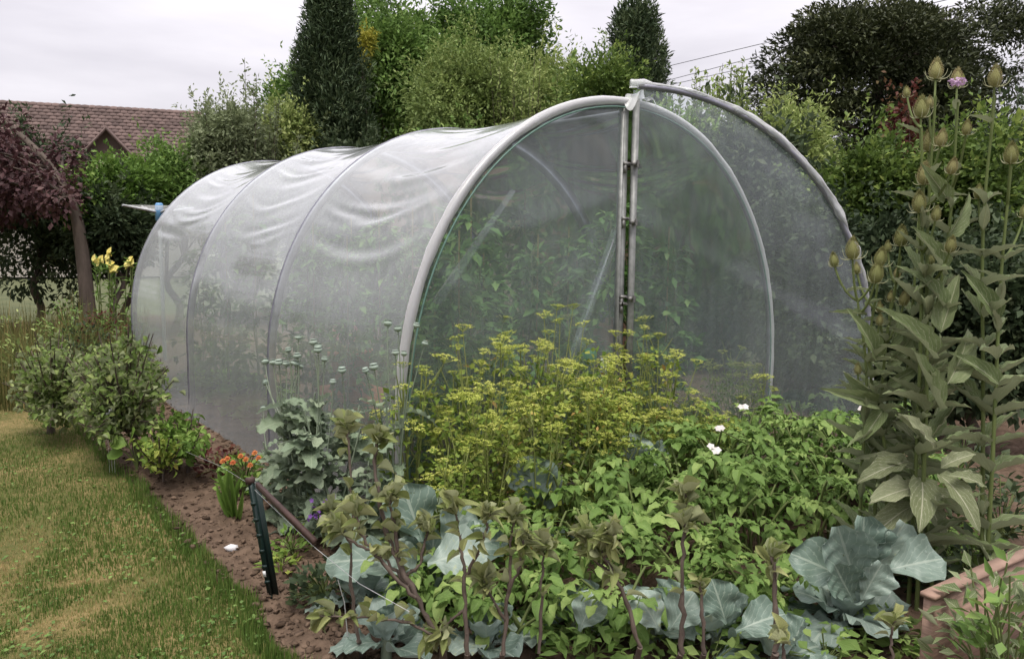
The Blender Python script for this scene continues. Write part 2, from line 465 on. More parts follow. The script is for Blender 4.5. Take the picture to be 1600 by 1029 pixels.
M['stem_dry'] = leaf_mat('stem_dry', (.16, .13, .05), (.30, .25, .11), rough=.7, transl=0)

# foliage
M['lf_mid'] = leaf_mat('foliage_mid', (.085, .155, .04), (.16, .26, .065), (.27, .36, .11))
M['lf_olive'] = leaf_mat('foliage_olive', (.13, .185, .055), (.23, .295, .09), (.38, .43, .16))
M['lf_grey'] = leaf_mat('foliage_greygreen', (.13, .16, .08), (.22, .26, .14), (.34, .38, .23))
M['lf_conifer'] = leaf_mat('foliage_conifer', (.034, .056, .028), (.066, .098, .048), (.13, .165, .08), transl=.1)
M['lf_cedar'] = leaf_mat('foliage_cedar', (.026, .034, .016), (.05, .060, .026), (.11, .12, .05), transl=.1)
M['lf_copper'] = leaf_mat('foliage_copper', (.035, .016, .018), (.07, .032, .034), (.13, .075, .07), transl=.2)
M['lf_bright'] = leaf_mat('foliage_bright', (.08, .15, .03), (.15, .25, .05), (.25, .34, .09))
M['lf_lime'] = leaf_mat('foliage_lime', (.05, .085, .022), (.12, .185, .04), (.32, .39, .10))
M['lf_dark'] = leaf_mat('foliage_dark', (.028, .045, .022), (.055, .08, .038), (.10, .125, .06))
M['lf_yellow'] = leaf_mat('foliage_yellow', (.20, .22, .03), (.42, .38, .07))
M['lf_red'] = leaf_mat('foliage_red', (.05, .014, .014), (.11, .03, .026), (.13, .10, .04))
M['lf_apple'] = leaf_mat('apple_leaf', (.095, .13, .035), (.19, .225, .075), (.37, .38, .17), rough=.6, back=(.36, .38, .23), dead=(.38, .34, .15), obj_var=.5, veins=.35, vein_col=(.28, .29, .15), nscale=25)
M['lf_bush'] = leaf_mat('border_bush_leaf', (.085, .14, .03), (.17, .24, .065), (.34, .38, .15), back=(.36, .39, .24), obj_var=.1, nscale=20)
M['lf_potato'] = leaf_mat('potato_leaf', (.085, .155, .032), (.15, .24, .06), (.27, .36, .11), rough=.5, veins=.3, vein_col=(.26, .34, .12), nscale=16, obj_var=.8)
M['lf_parsley'] = leaf_mat('parsley_leaf', (.11, .18, .03), (.20, .27, .05), (.36, .38, .09), dead=(.42, .27, .09))
M['umbel'] = leaf_mat('umbel', (.28, .35, .06), (.42, .46, .09), (.60, .59, .2), transl=.2)
M['lf_poppy'] = leaf_mat('poppy_leaf', (.13, .185, .12), (.215, .275, .18), (.33, .38, .26), rough=.55, veins=.45, vein_col=(.38, .44, .32), back=(.30, .36, .28), nscale=18)
M['capsule'] = leaf_mat('poppy_capsule', (.20, .26, .21), (.33, .39, .33), rough=.6, transl=0)
M['lf_cabbage'] = leaf_mat('cabbage_leaf', (.085, .135, .10), (.145, .205, .165), (.255, .32, .275), rough=.45, transl=.2, veins=.5, vein_col=(.40, .46, .38), vf=6.0, vt=.93, mw=.025, back=(.30, .38, .34), dead=(.34, .36, .16), nscale=7, holes=.735, obj_var=.55, spec=.4)
M['lf_teasel'] = leaf_mat('teasel_leaf', (.09, .13, .05), (.16, .205, .09), (.27, .31, .17), rough=.5, veins=.7, vein_col=(.48, .48, .34), back=(.32, .34, .22), nscale=12)
M['lf_teasel_low'] = leaf_mat('teasel_basal_leaf', (.10, .125, .06), (.17, .195, .10), (.26, .28, .17), rough=.55, veins=.7, vein_col=(.5, .49, .37), back=(.36, .36, .26), dead=(.4, .27, .12), nscale=12)
M['head'] = leaf_mat('teasel_head', (.15, .18, .06), (.25, .24, .10), (.38, .28, .17), rough=.7, transl=0, nscale=60)
M['bract'] = leaf_mat('teasel_bract', (.34, .35, .2), (.46, .46, .3), rough=.6, transl=.1)
M['purple'] = leaf_mat('purple_petal', (.16, .07, .28), (.30, .15, .45))
M['lilac'] = leaf_mat('lilac_bloom', (.40, .24, .42), (.55, .38, .55))
M['orange'] = leaf_mat('orange_petal', (.48, .13, .04), (.60, .24, .08), (.55, .10, .06))
M['pink'] = leaf_mat('pink_petal', (.6, .22, .22), (.75, .4, .38))
M['white_petal'] = leaf_mat('white_petal', (.62, .58, .56), (.8, .77, .75))
M['yellow_petal'] = leaf_mat('yellow_petal', (.66, .55, .12), (.80, .72, .28))
M['lf_tomato'] = leaf_mat('tomato_leaf', (.06, .13, .035), (.11, .21, .055), (.20, .30, .09))
M['lf_lettuce'] = leaf_mat('lettuce_leaf', (.16, .32, .05), (.26, .44, .08), (.38, .54, .14))
M['grass'] = leaf_mat('grass_blade', (.055, .115, .02), (.125, .185, .042), (.38, .29, .13), transl=.25, dead=(.46, .34, .17), rough=.6)
M['drygrass'] = leaf_mat('dry_grass', (.06, .085, .025), (.14, .135, .045), (.30, .23, .10), transl=.25)

# ------------------------------------------------------------------ setting: ground, lawn, vegetable bed
def lawn_mat():
    m, n, l, out = new_mat('lawn_turf')
    tc = n.new('ShaderNodeTexCoord')
    a = noise_n(n, l, 1.3, 4, tc.outputs['Object'], .6); b = noise_n(n, l, 30, 4, tc.outputs['Object'], .7)
    f = math_n(n, l, 'MULTIPLY_ADD', b, .4, math_n(n, l, 'MULTIPLY', a, .7))
    p = n.new('ShaderNodeBsdfPrincipled'); p.inputs['Roughness'].default_value = .9; p.inputs['Specular IOR Level'].default_value = .1
    l.new(ramp_n(n, l, f, [(.3, (.05, .075, .02)), (.52, (.12, .11, .04)), (.7, (.28, .20, .095))]), p.inputs['Base Color'])
    l.new(bump_n(n, l, b, .8, .03), p.inputs['Normal']); l.new(p.outputs[0], out.inputs[0])
    return m
M['lawn'] = lawn_mat()
M['far_ground'] = solid_mat('rough_ground', (.05, .065, .025), (.11, .115, .05), 3, .95, 0, .5, .05)

g = MB()
xs = np.concatenate([[-600, -200, -60], np.linspace(-25, 40, 40), [90, 250, 700]]); ys = np.concatenate([[-400, -120, -40], np.linspace(-15, 60, 40), [120, 300, 900]])
X, Y = np.meshgrid(xs, ys, indexing='ij')
g.grid(np.stack([X, Y, -.06 + 0 * X], -1))
ground = g.build('ground', M['far_ground']); ground['kind'] = 'structure'

EDGE = -2.28          # the lawn ends here; the bed runs between it and the tunnel
def edge_x(y):
    return EDGE + .05 * (fbm(y * 2.2, y * 0 + 3, 5) - .5) * 2 + .03 * (vn(y * 9, y * 0, 9) - .5) - .10 * np.clip((-.15 - y) / .4, 0, 1)

def soil_h(x, y):
    return .035 * fbm(x * 3.1, y * 3.1, 1) + .045 * fbm(x * 9, y * 9, 2, 3) + .03 * vn(x * 27, y * 27, 3)

xs = np.concatenate([np.linspace(-2.6, -1.3, 60), np.linspace(-1.27, 4.2, 110)]); ys = np.concatenate([np.linspace(-4.5, 2.6, 200), np.linspace(2.65, 12, 90)])
X, Y = np.meshgrid(xs, ys, indexing='ij')
Z = -.035 + soil_h(X, Y) - .12 * np.clip((edge_x(Y) - X + .03) / .1, 0, 1)
g = MB(); g.grid(np.stack([X, Y, Z], -1))
bed = g.build('vegetable_bed', M['soil'], smooth=True); bed['kind'] = 'structure'

ys = np.linspace(-4.0, 14, 260); us = np.linspace(0, 1, 60) ** 1.6
Y, U = np.meshgrid(ys, us, indexing='ij')
X = edge_x(Y) - U * 9.0
Z = .012 + .03 * fbm(X * 1.4, Y * 1.4, 21) - .015 - .05 * np.clip(1 - (edge_x(Y) - X) / .06, 0, 1)
g = MB(); g.grid(np.stack([X, Y, Z], -1)[:, ::-1])
lawn = g.build('lawn', M['lawn'], smooth=True); lawn['kind'] = 'structure'

# grass blades (uncountable)
def grass(n, x, y, z, hgt, mat, name, label, wid=.0035, lean=.6, var=None, seed=1):
    r = np.random.default_rng(seed)
    P = np.stack([x, y, z], -1)
    a = r.uniform(0, 2 * PI, n); le = r.uniform(.1, 1, n) ** 1.3 * lean
    D = np.stack([np.cos(a) * le, np.sin(a) * le, np.ones(n)], -1)
    N = np.stack([np.cos(a), np.sin(a), -le * .3 + r.normal(size=n) * .3], -1)
    T = (np.array([[-.5, 0, 0], [.5, 0, 0], [-.38, .5, .06], [.38, .5, .06], [0, 1, .26]]), np.array([[0, 1, 3], [0, 3, 2], [2, 3, 4]]), np.zeros((5, 2)))
    b = MB(); b.scatter(T, P, D, -N, hgt, wid, var)
    o = b.build(name, mat); tag(o, label, 'grass', kind='stuff')
    return o
r = np.random.default_rng(5)
n = 110000
dep = 2.2 + 6.0 * r.random(n) ** 1.7
q = CAM[None] + _f[None] * dep[:, None] + _r[None] * ((r.uniform(-60, 520, n) - 800) / FPX * dep)[:, None]
keep = (q[:, 0] < edge_x(q[:, 1]) + .02) & (q[:, 1] < 7.5)
q = q[keep]; n = len(q)
ex = edge_x(q[:, 1]) - q[:, 0]
pat = fbm(q[:, 0] * 2.2 + 3, q[:, 1] * 1.6, 33)
worn = np.exp(-((q[:, 0] + 2.88) / .42) ** 2 - ((q[:, 1] - .35) / .55) ** 2)          # the worn, straw coloured spot
dry = np.clip((pat - .53) * 7 + worn * 1.2 * vn(q[:, 0] * 9, q[:, 1] * 9, 44) * 1.4, 0, 1) * np.clip((ex - .12) / .25, 0, 1)
var = np.clip(.26 + r.normal(size=n) * .15 + dry * r.uniform(.15, .8, n), 0, 1)
hg = (.022 + .026 * r.random(n)) * (1 + .9 * np.clip(1 - ex / .16, 0, 1) * r.random(n)) * (1 - .35 * dry)
grass(n, q[:, 0], q[:, 1], .0 + 0 * ex, hg, M['grass'], 'grass', 'short patchy lawn grass, green with straw coloured dry spots', .0045, .95, var, 2)

# clover and other small broad leaves in the turf (uncountable)
r = np.random.default_rng(15); n = 2600
dep = 2.4 + 4.5 * r.random(n) ** 1.5
q = CAM[None] + _f[None] * dep[:, None] + _r[None] * ((r.uniform(-40, 470, n) - 800) / FPX * dep)[:, None]
q = q[(q[:, 0] < edge_x(q[:, 1]) + .01) & (fbm(q[:, 0] * 2.5, q[:, 1] * 2.5, 91) > .5)]; n = len(q)
b = MB(); b.scatter(KITE, np.stack([q[:, 0], q[:, 1], .022 + .012 * r.random(n)], -1), unit(r.normal(size=(n, 3)) * [1, 1, .25]), np.array([0, 0, 1.0]) + r.normal(size=(n, 3)) * .35, r.uniform(.012, .03, n), r.uniform(.01, .02, n), np.clip(.4 + r.normal(size=n) * .25, 0, 1))
tag(b.build('clover', M['lf_mid']), 'small clover and weed leaves scattered through the lawn', 'clover', kind='stuff')
# soil clods (uncountable)
ICO = None
def ico():
    t = (1 + 5 ** .5) / 2
    V = unit(np.array([[-1, t, 0], [1, t, 0], [-1, -t, 0], [1, -t, 0], [0, -1, t], [0, 1, t], [0, -1, -t], [0, 1, -t], [t, 0, -1], [t, 0, 1], [-t, 0, -1], [-t, 0, 1]], float))
    F = np.array([[0, 11, 5], [0, 5, 1], [0, 1, 7], [0, 7, 10], [0, 10, 11], [1, 5, 9], [5, 11, 4], [11, 10, 2], [10, 7, 6], [7, 1, 8], [3, 9, 4], [3, 4, 2], [3, 2, 6], [3, 6, 8], [3, 8, 9], [4, 9, 5], [2, 4, 11], [6, 2, 10], [8, 6, 7], [9, 8, 1]])
    return V, F
IV, IF = ico()
n = 11000
r = np.random.default_rng(8)
cx = r.uniform(-2.36, -1.5, n); cy = -.9 + 7 * r.random(n) ** 1.5
k = n // 4; cx[:k] = r.uniform(-1.9, 1.2, k); cy[:k] = r.uniform(-2.2, 0, k)
ok = cx > edge_x(cy) - .03
cx, cy = cx[ok], cy[ok]; n = len(cx)
sz = .003 + .014 * r.random(n) ** 4.0
V = IV[None] * sz[:, None, None] * (1 + .42 * r.normal(size=(n, 12, 1))) * np.stack([r.uniform(.8, 1.4, n), r.uniform(.8, 1.4, n), r.uniform(.35, .7, n)], -1)[:, None]
V = V + np.stack([cx, cy, -.035 + soil_h(cx, cy) + sz * .2], -1)[:, None]
F = (IF[None] + (np.arange(n) * 12)[:, None, None]).reshape(-1, 3)
b = MB(); b.add(V.reshape(-1, 3), F, np.repeat(np.clip(.5 + r.normal(size=n) * .22, 0, 1), 20))
o = b.build('soil_clods', M['soil']); tag(o, 'loose crumbly brown soil clods along the border bed', 'soil', kind='stuff')

# ------------------------------------------------------------------ polytunnel
R0, LEG, ARC, SUP = 1.5, .65, 1.63, 2.046
HOOPS = (0.0, 1.655, 3.382, 5.209)
def prof_pts(n=96, zb=-.06, rr=R0, top=0.0):
    """evenly spaced profile points (x, z) from left foot over the top to the right foot"""
    t = np.linspace(0, PI, 600)
    x = -rr * np.sign(np.cos(t)) * np.abs(np.cos(t)) ** (2 / SUP); z = LEG + (ARC + top) * np.sin(t) ** (2 / SUP)
    x = np.r_[np.full(60, -rr), x, np.full(60, rr)]; z = np.r_[np.linspace(zb, LEG, 60, endpoint=False), z, np.linspace(LEG, zb, 61)[1:]]
    s = np.r_[0, np.cumsum(np.hypot(np.diff(x), np.diff(z)))]
    q = np.linspace(0, s[-1], n)
    return np.interp(q, s, x), np.interp(q, s, z)

tun = thing('polytunnel', 'arched greenhouse tunnel covered in clear polythene film over metal hoops', 'greenhouse', (0, 0, 0))
px_, pz_ = prof_pts(80)
for i, y in enumerate(HOOPS):
    b = MB()
    if i == 0:
        b.tube(np.stack([px_ * .993, 0 * px_ + .0, pz_ - .012], -1), .018, 10)
        b.build('hoop', M['galv'], tun, True)
        b = MB(); rr = .0225 + .006 * vn(np.arange(80) * .9, np.zeros(80), 4)
        b.tube(np.stack([px_, 0 * px_ - .004, pz_], -1)[2:-2], rr[2:-2], 12)
        w = b.build('hoop_wrap', M['wrap'], tun, True); w['label'] = 'white rolled film wrapped round the front hoop'
        qx, qz = prof_pts(80, rr=R0 - .036, top=-.036)
        b = MB(); b.tube(np.stack([qx, 0 * qx - .03, qz], -1)[2:-2], .005, 5)
        w = b.build('edge_strip', M['green_tape'], tun, True); w['label'] = 'thin green edging strip inside the front hoop'
    else:
        b.tube(np.stack([px_ * .9895, 0 * px_ + y, pz_ - .016], -1), .0285, 10)
        b.build('hoop', M['galv'], tun, True)
# long cover sheet
nu, nv = 300, 130
qx, qz = prof_pts(nu, zb=-.04, rr=R0 + .006, top=.006)
yv = np.linspace(-.02, HOOPS[-1] + .03, nv)
tx = np.gradient(qx); tz = np.gradient(qz); ln = np.hypot(tx, tz); nx, nz_ = -tz / ln, tx / ln      # outward normal
U = np.linspace(0, 1, nu)[None]; Yg = yv[:, None]
frac = np.zeros(nv); bay = np.zeros(nv, int)
for i in range(3):
    s = (yv >= HOOPS[i]) & (yv <= HOOPS[i + 1]); frac[s] = (yv[s] - HOOPS[i]) / (HOOPS[i + 1] - HOOPS[i]); bay[s] = i
sag = np.sin(PI * frac)[:, None] ** 1.15
shoulder = np.exp(-((U - .5) / .26) ** 2)
d = -.058 * sag * (.22 + .78 * shoulder)
d = d + .012 * (fbm(Yg * .9 + bay[:, None] * 5, U * 7, 71, 2) - .5) * sag
cr = np.random.default_rng(17)
for i in range(3):                                            # slack folds that run from hoop to hoop
    inb = (bay == i)[:, None] * np.sin(PI * frac)[:, None] ** .8
    for k in range(17):
        u0 = cr.choice([cr.uniform(.24, .47), cr.uniform(.24, .40), cr.uniform(.53, .76)]); w0 = cr.uniform(.0035, .010); am = cr.uniform(.005, .016)
        c0, l0 = cr.uniform(.2, .8), cr.uniform(.18, .5)
        bow = u0 + (.012 + .02 * cr.random()) * (np.sin(PI * frac)[:, None] - .5) * np.sign(.5 - u0) * -1 + .006 * (vn(Yg * 2.2, 0 * Yg + k, 300 + i) - .5)
        loc = np.exp(-((frac[:, None] - c0) / l0) ** 2)
        q_ = (U - bow) / w0
        d = d + am * inb * loc * (np.exp(-q_ ** 2) - .8 * np.exp(-(q_ - 1.5) ** 2))
d = d + .012 * (vn(Yg * 5, U * 3, 77) - .5) * np.clip((.2 - np.minimum(U, 1 - U)) / .2, 0, 1)      # loose skirt near the ground
flare = np.clip((.05 - np.minimum(U, 1 - U)) / .05, 0, 1) ** 2 * .03
P = np.stack([qx[None] - 0 + nx[None] * 0 + (d + flare) * nx[None], np.broadcast_to(Yg, d.shape), qz[None] + d * nz_[None]], -1)
b = MB(); b.grid(P)
b.build('cover_film', M['film'], tun, True)
# far end sheet
def fan_sheet(half=None, nr=18, n=70, seed=3, amp=.006, rr=R0 - .01, zb=0.0):
    ex, ez = prof_pts(n, zb=zb, rr=rr, top=-.02)
    if half == 'left': s = ex <= -.035
    elif half == 'right': s = ex >= .0
    else: s = np.ones(n, bool)
    ex, ez = ex[s], ez[s]
    x0 = {None: 0.0, 'left': -.035, 'right': 0.0}[half]
    if half is None:
        t = np.linspace(0, 1, nr)[None]
        bx, bz = ex, np.full_like(ez, zb)
        Px = ex[:, None] + 0 * t; Pz = ez[:, None] * (1 - t) + bz[:, None] * t
    else:
        t = np.linspace(0, 1, nr)[None]
        Px = ex[:, None] * (1 - t) + x0 * t; Pz = ez[:, None] + 0 * t
    w = amp * np.sin(5 * Px + 3 * Pz + 6 * fbm(Px * 1.2 + 5, Pz * 1.2 + 9, seed)) + amp * 1.6 * (fbm(Px * 2.1 + 4, Pz * 3.2 + 2, seed + 4) - .5)
    return np.stack([Px, w, Pz], -1)
P = fan_sheet(None); P[..., 1] += HOOPS[-1] - .015
b = MB(); b.grid(P); b.build('end_film', M['film_clear'], tun, True)
# fixed left half of the front, with tension folds from the post
P = fan_sheet('left', 40, 110, 9, .007, rr=R0 - .03)
dx = P[..., 0] + .035; zz_ = P[..., 2]
for (z0, sl, am, wd) in ((1.75, -.25, .016, .05), (1.35, -.9, .014, .04), (2.1, .35, .012, .05), (.75, .45, .012, .05)):
    dd = zz_ - (z0 + sl * -dx)
    P[..., 1] += -am * np.exp(-(dd / wd) ** 2) * np.clip(-dx * 3, 0, 1) * np.exp(dx * 1.2)
b = MB(); b.grid(P); o = b.build('front_film', M['film_clear'], tun, True); o['label'] = 'fixed clear film closing the left half of the front'
# centre post
b = MB(); b.box((-.030, .0, 1.12), (.034, .045, 2.26)); b.box((-.052, -.010, 1.12), (.010, .03, 2.2))
o = b.build('door_post', M['post_galv'], tun); o['label'] = 'upright grey metal post in the middle of the front'
for z in (1.93, 1.62, 1.17, 1.13, .62, .25):
    b = MB(); b.box((-.028, -.034, z), (.05, .018, .018)); b.box((-.045, -.036, z - .03), (.014, .014, .05)); b.tube([(-.02, -.055, z), (-.02, -.02, z)], .007, 6)
    b.build('clamp', M['dark_steel'], tun)
b = MB(); b.tube([(-.012, y, LEG + ARC - .06) for y in np.linspace(.03, HOOPS[-1] - .03, 8)], .017, 8)
b.build('ridge_tube', M['galv'], tun, True)
for a, c_, w in (((-1.28, .02, 1.18), (-.80, .03, 1.75), .075), ((-.045, .02, 1.55), (-.42, .03, .72), .05)):  # strips of film added to draw the pale reflections along diagonal folds
    a, c_ = np.array(a), np.array(c_); side = unit(np.cross(c_ - a, [0, 1, 0])) * w
    t = np.linspace(0, 1, 12)[:, None]; s = np.linspace(-.5, .5, 4)[None]
    P = a[None, None] + (c_ - a)[None, None] * t[..., None] + side * (s * (1 - .45 * t))[..., None]; P[..., 1] += .015 * np.sin(s * 9)
    b = MB(); b.grid(P); b.build('reflection_strip', M['film_clear'], tun, True)

# half-arch door, hinged on the post and standing open
DOOR_A = math.radians(-33)
def door_xf(P):
    P = np.asarray(P, float); c, s = math.cos(DOOR_A), math.sin(DOOR_A)
    return np.stack([.012 + P[..., 0] * c - P[..., 1] * s, -.03 + P[..., 0] * s + P[..., 1] * c, P[..., 2] + .085], -1)
door = bpy.data.objects.new('door', None); COL.objects.link(door); door.parent = tun
door['label'] = 'half-arch film door swung open from the middle post'
dx_, dz_ = prof_pts(120, zb=.03); s = dx_ >= .012; dx_, dz_ = dx_[s], dz_[s]
loop = np.stack([np.r_[dx_, np.linspace(1.48, .02, 20)], np.zeros(len(dx_) + 20), np.r_[dz_, np.full(20, .04)]], -1)
b = MB(); b.tube(door_xf(loop), .017, 8)
f1 = b.build('frame', M['galv'], door, True)
b = MB(); b.box(door_xf(np.array([.017, 0, 1.10])), (.034, .036, 2.22), np.array([[math.cos(DOOR_A), -math.sin(DOOR_A), 0], [math.sin(DOOR_A), math.cos(DOOR_A), 0], [0, 0, 1]]))
b.build('stile', M['post_galv'], door)
P = fan_sheet('right', 40, 110, 14, .008, rr=R0, zb=.02)
P[..., 1] += -.012 * np.exp(-((P[..., 2] - (1.55 - .55 * P[..., 0])) / .05) ** 2) - .01 * np.exp(-((P[..., 2] - (1.2 - .95 * P[..., 0])) / .035) ** 2)
rim = np.clip((np.hypot(P[..., 0], np.maximum(P[..., 2] - LEG, 0) * R0 / ARC) - 1.25) / .25, 0, 1)
P[..., 1] += rim * .05 * (fbm(P[..., 0] * 9, P[..., 2] * 9, 31) - .5)
b = MB(); b.grid(door_xf(P)); b.build('film', M['film_door'], door, True)
# crumpled surplus film gathered along the door's curved edge
m = 240
ex, ez = prof_pts(m * 2, zb=.05, rr=R0 + .01, top=.015); s = ex >= -.02; ex, ez = ex[s], ez[s]; m = len(ex)
rr = .011 + .021 * fbm(np.arange(m) * .07, np.zeros(m), 61, 3) ** 1.5
off = .03 * (fbm(np.arange(m) * .11, np.zeros(m) + 5, 62, 3) - .5)
sides = 14
a = np.arange(sides) * 2 * PI / sides
T = unit(np.gradient(np.stack([ex, 0 * ex, ez], -1), axis=0)); Nn = np.stack([T[:, 2], 0 * ex, -T[:, 0]], -1)
rad = rr[:, None] * (.55 + .9 * vn(np.arange(m)[:, None] * .16 + 3, a[None] * 1.6, 64))
P = np.stack([ex, off, ez], -1)[:, None] - Nn[:, None] * (-np.cos(a)[None, :, None] * rad[..., None]) + np.array([0, 1, 0]) * (np.sin(a)[None, :, None] * rad[..., None])
P = np.concatenate([P, P[:, :1]], 1)
b = MB(); b.grid(door_xf(P)); o = b.build('film_edge', M['film_roll'], door, False); o['label'] = 'crumpled film bunched along the curved door edge'
# flap of film over the hinge at the crown
t = np.linspace(0, 1, 14)[:, None]; s = np.linspace(0, 1, 8)[None]
P = np.stack([-.05 + .20 * t + 0 * s, -.02 - .05 * s + .02 * np.sin(8 * t + 4 * s), 2.275 + .075 * np.sin(t * 2.6) - .05 * s + .015 * np.sin(11 * t + 6 * s)], -1)
b = MB(); b.grid(P); b.build('film_flap', M['film_roll'], tun, True)
for z in (1.93, 1.60, 1.16, .60):
    b = MB(); c0 = door_xf(np.array([.016, -.028, z - .085])); b.box(c0, (.05, .022, .022)); b.tube([c0 + np.array([0, -.02, -.02]), c0 + np.array([0, -.02, .02])], .008, 6)
    b.build('hinge', M['dark_steel'], door)
#SETTING_END

# ------------------------------------------------------------------ house beyond the garden
hA, hB = at(-190, 146, 27.6), at(316, 175, 31.0)
ez_ = np.array([hB[0] - hA[0], hB[1] - hA[1], 0]); HL = np.linalg.norm(ez_); he = ez_ / HL
hn = np.array([he[1], -he[0], 0]); hn = hn if hn @ (CAM - hA) > 0 else -hn            # towards the garden
hz = (hA[2] + hB[2]) / 2; RUN, DROP = 4.3, 4.0
house = thing('house', 'house with a brown tiled gable roof behind the garden trees', 'house', (hA[0], hA[1], 0))
def hp(s, out, z): return hA * [1, 1, 0] + he * s + hn * out + np.array([0, 0, z])
b = MB()
wz = hz - DROP + .25
V = [hp(.3, RUN - .4, 0), hp(HL - .3, RUN - .4, 0), hp(HL - .3, -RUN + .4, 0), hp(.3, -RUN + .4, 0)]
V = V + [v + np.array([0, 0, wz]) for v in V] + [hp(.3, 0, hz - .25), hp(HL - .3, 0, hz - .25)]
b.add(V, [[0, 1, 5, 4], [1, 2, 6, 5], [2, 3, 7, 6], [3, 0, 4, 7]]); b.add([V[5], V[6], V[9], V[4], V[7], V[8]], [[0, 1, 2], [4, 3, 5]])
b.build('wall', M['render_wall'], house)
b = MB()
for sg in (1, -1):
    b.add([hp(0, 0, hz), hp(HL, 0, hz), hp(HL, sg * RUN, hz - DROP), hp(0, sg * RUN, hz - DROP),
           hp(0, 0, hz - .16), hp(HL, 0, hz - .16), hp(HL, sg * RUN, hz - DROP - .16), hp(0, sg * RUN, hz - DROP - .16)],
          [[0, 1, 2, 3], [4, 7, 6, 5], [1, 5, 6, 2], [0, 3, 7, 4], [3, 2, 6, 7]])
roof = b.build('roof', M['tile'], house)
# courses of tiles, each tile a little proud of the next
r = np.random.default_rng(3)
nc, nt = 30, int(HL / .24); b = MB()
slope = unit(hn * RUN + np.array([0, 0, -DROP])); nrm = unit(np.cross(he, slope)); nrm = nrm if nrm[2] > 0 else -nrm
cl = math.hypot(RUN, DROP) / nc
I, J = np.meshgrid(np.arange(nc), np.arange(nt), indexing='ij'); I = I.ravel(); J = J.ravel()
s0 = J * .24 + (I % 2) * .12; o0 = I * cl
base = hA * [1, 1, 0] + np.array([0, 0, hz]) + he * s0[:, None] + slope * o0[:, None]
lift = .035 + .02 * r.random(len(I))
c4 = [base + nrm * .012, base + he * .23 + nrm * .012, base + he * .23 + slope * (cl + .03) + nrm * lift[:, None], base + slope * (cl + .03) + nrm * lift[:, None]]
mid0 = base + he * .115 + nrm * .03; mid1 = base + he * .115 + slope * (cl + .03) + nrm * (lift + .02)[:, None]
lo0 = c4[3] - nrm * .05; lo1 = c4[2] - nrm * .05; lom = mid1 - nrm * .06
V = np.stack([c4[0], mid0, c4[1], c4[3], mid1, c4[2], lo0, lom, lo1], 1)
F = np.array([[0, 1, 4, 3], [1, 2, 5, 4], [3, 4, 7, 6], [4, 5, 8, 7]])
vv = np.clip(.5 + r.normal(size=len(I)) * .18 + .25 * (fbm(s0 * .35, o0 * .5, 8) - .5), 0, 1)
b.add(V.reshape(-1, 3), (F[None] + (np.arange(len(I)) * 9)[:, None, None]).reshape(-1, 4), np.repeat(vv, 4))
b.build('tile_courses', M['tile'], roof, kind='stuff')
rb = MB(); aa = np.linspace(-.25 * PI, 1.25 * PI, 9)
rt_prof = np.stack([np.zeros(9), np.cos(aa) * .15, np.sin(aa) * .13], -1)
for k in range(2):
    rb.add(rt_prof * (1 + .12 * k) + np.array([.0 + .40 * k, 0, 0]), np.zeros((0, 4), int))
rb.F = [np.array([[i, i + 1, i + 10, i + 9] for i in range(8)])]; rb.A = [np.full(8, .5)]
rt_me = rb.mesh('ridge_tile', M['tile'])
for k in range(int(HL / .42)):
    o = bpy.data.objects.new('ridge_tile', rt_me); COL.objects.link(o); o.parent = roof
    p = hp(k * .42, 0, hz + .02)
    o.matrix_basis = Matrix(((he[0], hn[0], 0, p[0]), (he[1], hn[1], 0, p[1]), (0, 0, 1, p[2]), (0, 0, 0, 1)))
    o.matrix_parent_inverse = roof.matrix_parent_inverse
def dormer(s, o_, w, h, face='dark_glass'):
    """small gabled dormer standing out of the roof"""
    zc = hz - DROP * o_ / RUN
    d = MB(); f_ = o_ + h * RUN / DROP * .0
    back = o_ - (h) * RUN / DROP
    A, B_, T0 = hp(s - w, o_, zc), hp(s + w, o_, zc), hp(s, o_ + .12, zc + h)
    A2, B2, T2 = hp(s - w, o_ - .2, zc), hp(s + w, o_ - .2, zc), hp(s, back, zc + h)
    ov = hn * .28
    dz = np.array([0, 0, .07])
    for q in ((A, A2, -1), (B_, B2, 1)):
        e = q[0] + he * (.22 * q[2]) - np.array([0, 0, .22 * h / w]); e2 = q[1] + he * (.22 * q[2]) - np.array([0, 0, .22 * h / w])
        vs = [T0 + ov, e + ov, e2 - hn * .3, T2]
        d.add(vs + [v + dz for v in vs], [[0, 1, 2, 3], [4, 7, 6, 5], [0, 4, 5, 1], [1, 5, 6, 2]])
    dm = d.build('dormer', M['tile'], house)
    g2 = MB(); g2.add([A, B_, T0], [[0, 1, 2]]); g2.build('pane' if face == 'dark_glass' else 'gable', M[face], dm)
    g2 = MB()
    for q in ((A, -1), (B_, 1)):
        e = q[0] + he * (.22 * q[1]) - np.array([0, 0, .22 * h / w])
        g2.tube([T0 + ov * 1.05, e + ov * 1.05], .05, 4)
    g2.build('bargeboard', M['barge'] if s > 11 else M['tile'], dm)
def on_roof(px, py):
    """parameters of the roof point seen at a pixel"""
    rd = ray(px, py); p0 = hp(0, 0, hz); t = ((p0 - CAM) @ nrm) / (rd @ nrm); q = CAM + rd * t - p0
    return q @ he, q @ hn
s1, o1 = on_roof(170, 246); dormer(s1, o1, .85, .95, 'tile')
s2, o2 = on_roof(252, 268); dormer(s2 + .35, o2, .75, .85)

# ------------------------------------------------------------------ trees and shrubs behind
def trunk_tube(b, base, top, r0, r1, bend=.15, n=8, seed=0, sides=8):
    r = np.random.default_rng(seed)
    t = np.linspace(0, 1, n)[:, None]
    P = base + (top - base) * t
    P[1:-1] += r.normal(size=(n - 2, 3)) * [bend, bend, 0] * .5
    b.tube(spline(P, 3), np.interp(np.linspace(0, 1, 3 * (n - 1) + 1), [0, .08, 1], [r0 * 1.35, r0, r1]), sides)
    return P

